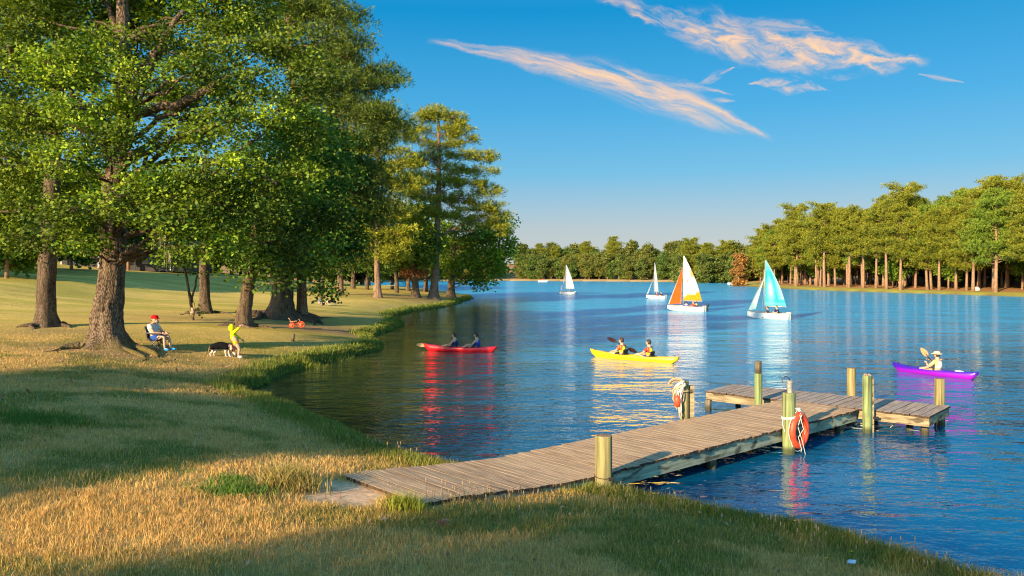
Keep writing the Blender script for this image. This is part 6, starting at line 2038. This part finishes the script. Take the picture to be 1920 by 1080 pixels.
# ================================================================ small things on the lawn
b = G(360, 600)
sk = empty('hanging_sack', b + [0.05, -.05, 0.0], label='tan sack hanging from the crooked sapling', cat='sack')
mb = MB(); mb.tube([[0, 0, .16], [0, 0, .24], [.02, 0, .44], [.0, 0, .58], [-.04, 0, .66]], [.03, .11, .13, .08, .03], 12); mb.build('bag', plain('burlap', (.42, .28, .19), .95, .05, .3, 30, bump=.5), sk, True)
mb = MB(); mb.tube([[-.04, 0, .66], [-.05, 0, .82]], .012, 5); mb.tube([[0, 0, .17], [.01, 0, .03]], .012, 5); mb.build('cord', M_ROPE, sk)
for i, (px, py, w_, h_, lab) in enumerate(((549, 640, .09, .34, 'short dark broken stake in the bank grass below the tricycle'), (706, 641, .10, .12, 'dark stub of wood by the water at the grassy inlet'))):
    b = G(px, py); st = empty('wooden_stake', b, label=lab, cat='stake')
    mb = MB(); mb.tube([[0, 0, -.1], [0, 0, .1], [.03, 0, h_ * .8], [.05, 0, h_]], [w_, w_ * .8, w_ * .7, w_ * .4], 9); mb.build('shaft', M_POSTD, st, True)
    mb = MB(); mb.tube([[.04, 0, h_ * .7], [.12, .02, h_ * .9]], [.03, .015], 6); mb.build('splinter', M_POSTD, st)
b = G(722, 546)
pb = empty('picnic_bench', b, 0.05, 'low grey bench at the bay shore behind the golden pine', 'bench')
mb = MB(); mb.box((0, 0, .75), (3.4, .35, .08)); mb.build('seat', M_BEAM, pb)
for x_ in (-1.4, 1.4): mb = MB(); mb.box((x_, 0, .37), (.12, .3, .70)); mb.build('leg', M_BEAM, pb)
# bits lying in the near grass
def leaf_heap(px, py, n, r, cols, name, label, cat):
    b = G(px, py); o = empty(name, b, label=label, cat=cat)
    mb = MB()
    for k in range(n):
        c_ = np.array([random.gauss(0, r), random.gauss(0, r * .5), random.uniform(.05, .11)]); a = random.uniform(0, 6.28); l = random.uniform(.02, .045)
        d_ = np.array([math.cos(a), math.sin(a), random.uniform(-.4, .6)]) * l; e_ = np.array([-math.sin(a), math.cos(a), random.uniform(-.3, .3)]) * l * .4
        mb.add([c_ - d_, c_ + e_ + [0, 0, .006], c_ + d_, c_ - e_ + [0, 0, .006]], None, [[0, 1, 2, 3]], random.choice(cols))
    ch_ = mb.build('dry_leaves', M_GRASS, o); ch_['kind'] = 'stuff'
leaf_heap(832, 992, 34, .045, ((.62, .26, .16), (.70, .34, .22), (.45, .16, .09)), 'fallen_leaves_clump', 'pinkish brown dry leaves lying in the grass below the dock', 'dry leaves')
leaf_heap(722, 985, 10, .03, ((.60, .36, .22),), 'fallen_leaf', 'curled tan leaf in the grass left of the pinkish ones', 'dry leaf')
for (px, py, lab) in ((1550, 1064, 'small yellow flower low in the grass at the bottom edge'), (1597, 1050, 'yellow flower on a stalk just above the white litter'), (713, 992, 'tiny yellow flower near the curled tan leaf'), (1490, 995, 'yellow flower on a tall stalk against the water')):
    b = G(px, py + 12); o = empty('yellow_flower', b, label=lab, cat='flower')
    h_ = .16 if py != 995 else .2
    mb = MB(); mb.tube([[0, 0, 0], [.01, 0, h_ * .6], [0, 0, h_]], .003, 4, col=(.1, .2, .03)); mb.build('stalk', M_GRASS, o)
    mb = MB()
    for k in range(8):
        a = k / 8 * 6.28; d_ = np.array([math.cos(a), math.sin(a) * .8, .35]) * .022; e_ = np.array([-math.sin(a), math.cos(a), 0]) * .008
        mb.add([[0, 0, h_], d_ * .6 + e_ + [0, 0, h_], d_ + [0, 0, h_], d_ * .6 - e_ + [0, 0, h_]], None, [[0, 1, 2, 3]], (.90, .50, .01))
    ch_ = mb.build('petals', M_GRASS, o); ch_['kind'] = 'stuff'
b = G(1597, 1064); o = empty('paper_scrap', b + [0, 0, .06], 0.4, 'crumpled white scrap lying in the grass by the water', 'litter')
mb = MB(); mb.ball((0, 0, 0), (.05, .03, .022), 9, 6, fn=lambda P: P * (1 + .25 * np.sin(P[:, :1] * 9 + P[:, 1:2] * 7))); mb.build('crumple', plain('white_paper', (.62, .64, .70), .8), o)
# right bank bits
b = G(1832, 545); o = empty('boulder', b, 0, 'small pale boulder near the water on the right bank', 'boulder')
mb = MB(); mb.ball((0, 0, .25), (.5, .4, .4), 12, 8, fn=lambda P: P * (1 + .12 * np.sin(P[:, :1] * 5 + P[:, 2:] * 4))); mb.build('stone', plain('pale_stone', (.60, .55, .48), .9, .1, .2, 3, bump=.4), o, True)
b = G(1688, 541); o = empty('tree_stump', b, 0, 'broken leaning stump in front of the right bank trunks', 'stump')
mb = MB(); mb.tube([[0, 0, -.2], [.1, 0, .6], [.45, 0, 1.3], [.6, 0, 1.7]], [.55, .4, .3, .12], 10); mb.build('stump_wood', M_BARK_FAR, o, True)
mb = MB(); mb.tube([[.1, 0, .5], [-.3, 0, 1.1], [-.2, .1, 1.5]], [.2, .15, .08], 8); mb.build('snag', M_BARK_FAR, o, True)

# low building in the shade at the back of the left lawn
b = G(200, 508)
hb = empty('park_building', (b[0] - 1, b[1] + 10, gz(b[0], b[1] + 10)), 0.25, 'long low dark park building with pale eaves behind the lawn', 'building')
mb = MB(); mb.box((0, 0, 1.3), (17, 5, 2.8)); mb.build('wall', plain('dark_wall', (.06, .05, .045), .8), hb)
mb = MB(); mb.hexa([[-9, -3.2, 2.75], [9, -3.2, 2.75], [9, 3.2, 2.75], [-9, 3.2, 2.75], [-8.2, -.2, 3.9], [8.2, -.2, 3.9], [8.2, .2, 3.9], [-8.2, .2, 3.9]]); mb.build('roof', plain('grey_roof', (.20, .21, .24), .8), hb)
mb = MB(); mb.box((0, -3.24, 2.72), (18, .06, .22)); mb.build('fascia', plain('pale_fascia', (.55, .55, .58), .7), hb)
for k in range(6):
    mb = MB(); mb.box((-7 + k * 2.8, -2.53, 1.4), (1.3, .08, 1.1)); mb.build('window', plain('window_glass', (.05, .07, .10), .1, .6) if k == 0 else bpy.data.materials['window_glass'], hb)
for k in range(5):
    mb = MB(); mb.box((-8.4 + k * 4.2, -3.0, 1.35), (.14, .14, 2.7)); mb.build('porch_post', bpy.data.materials['pale_fascia'], hb)
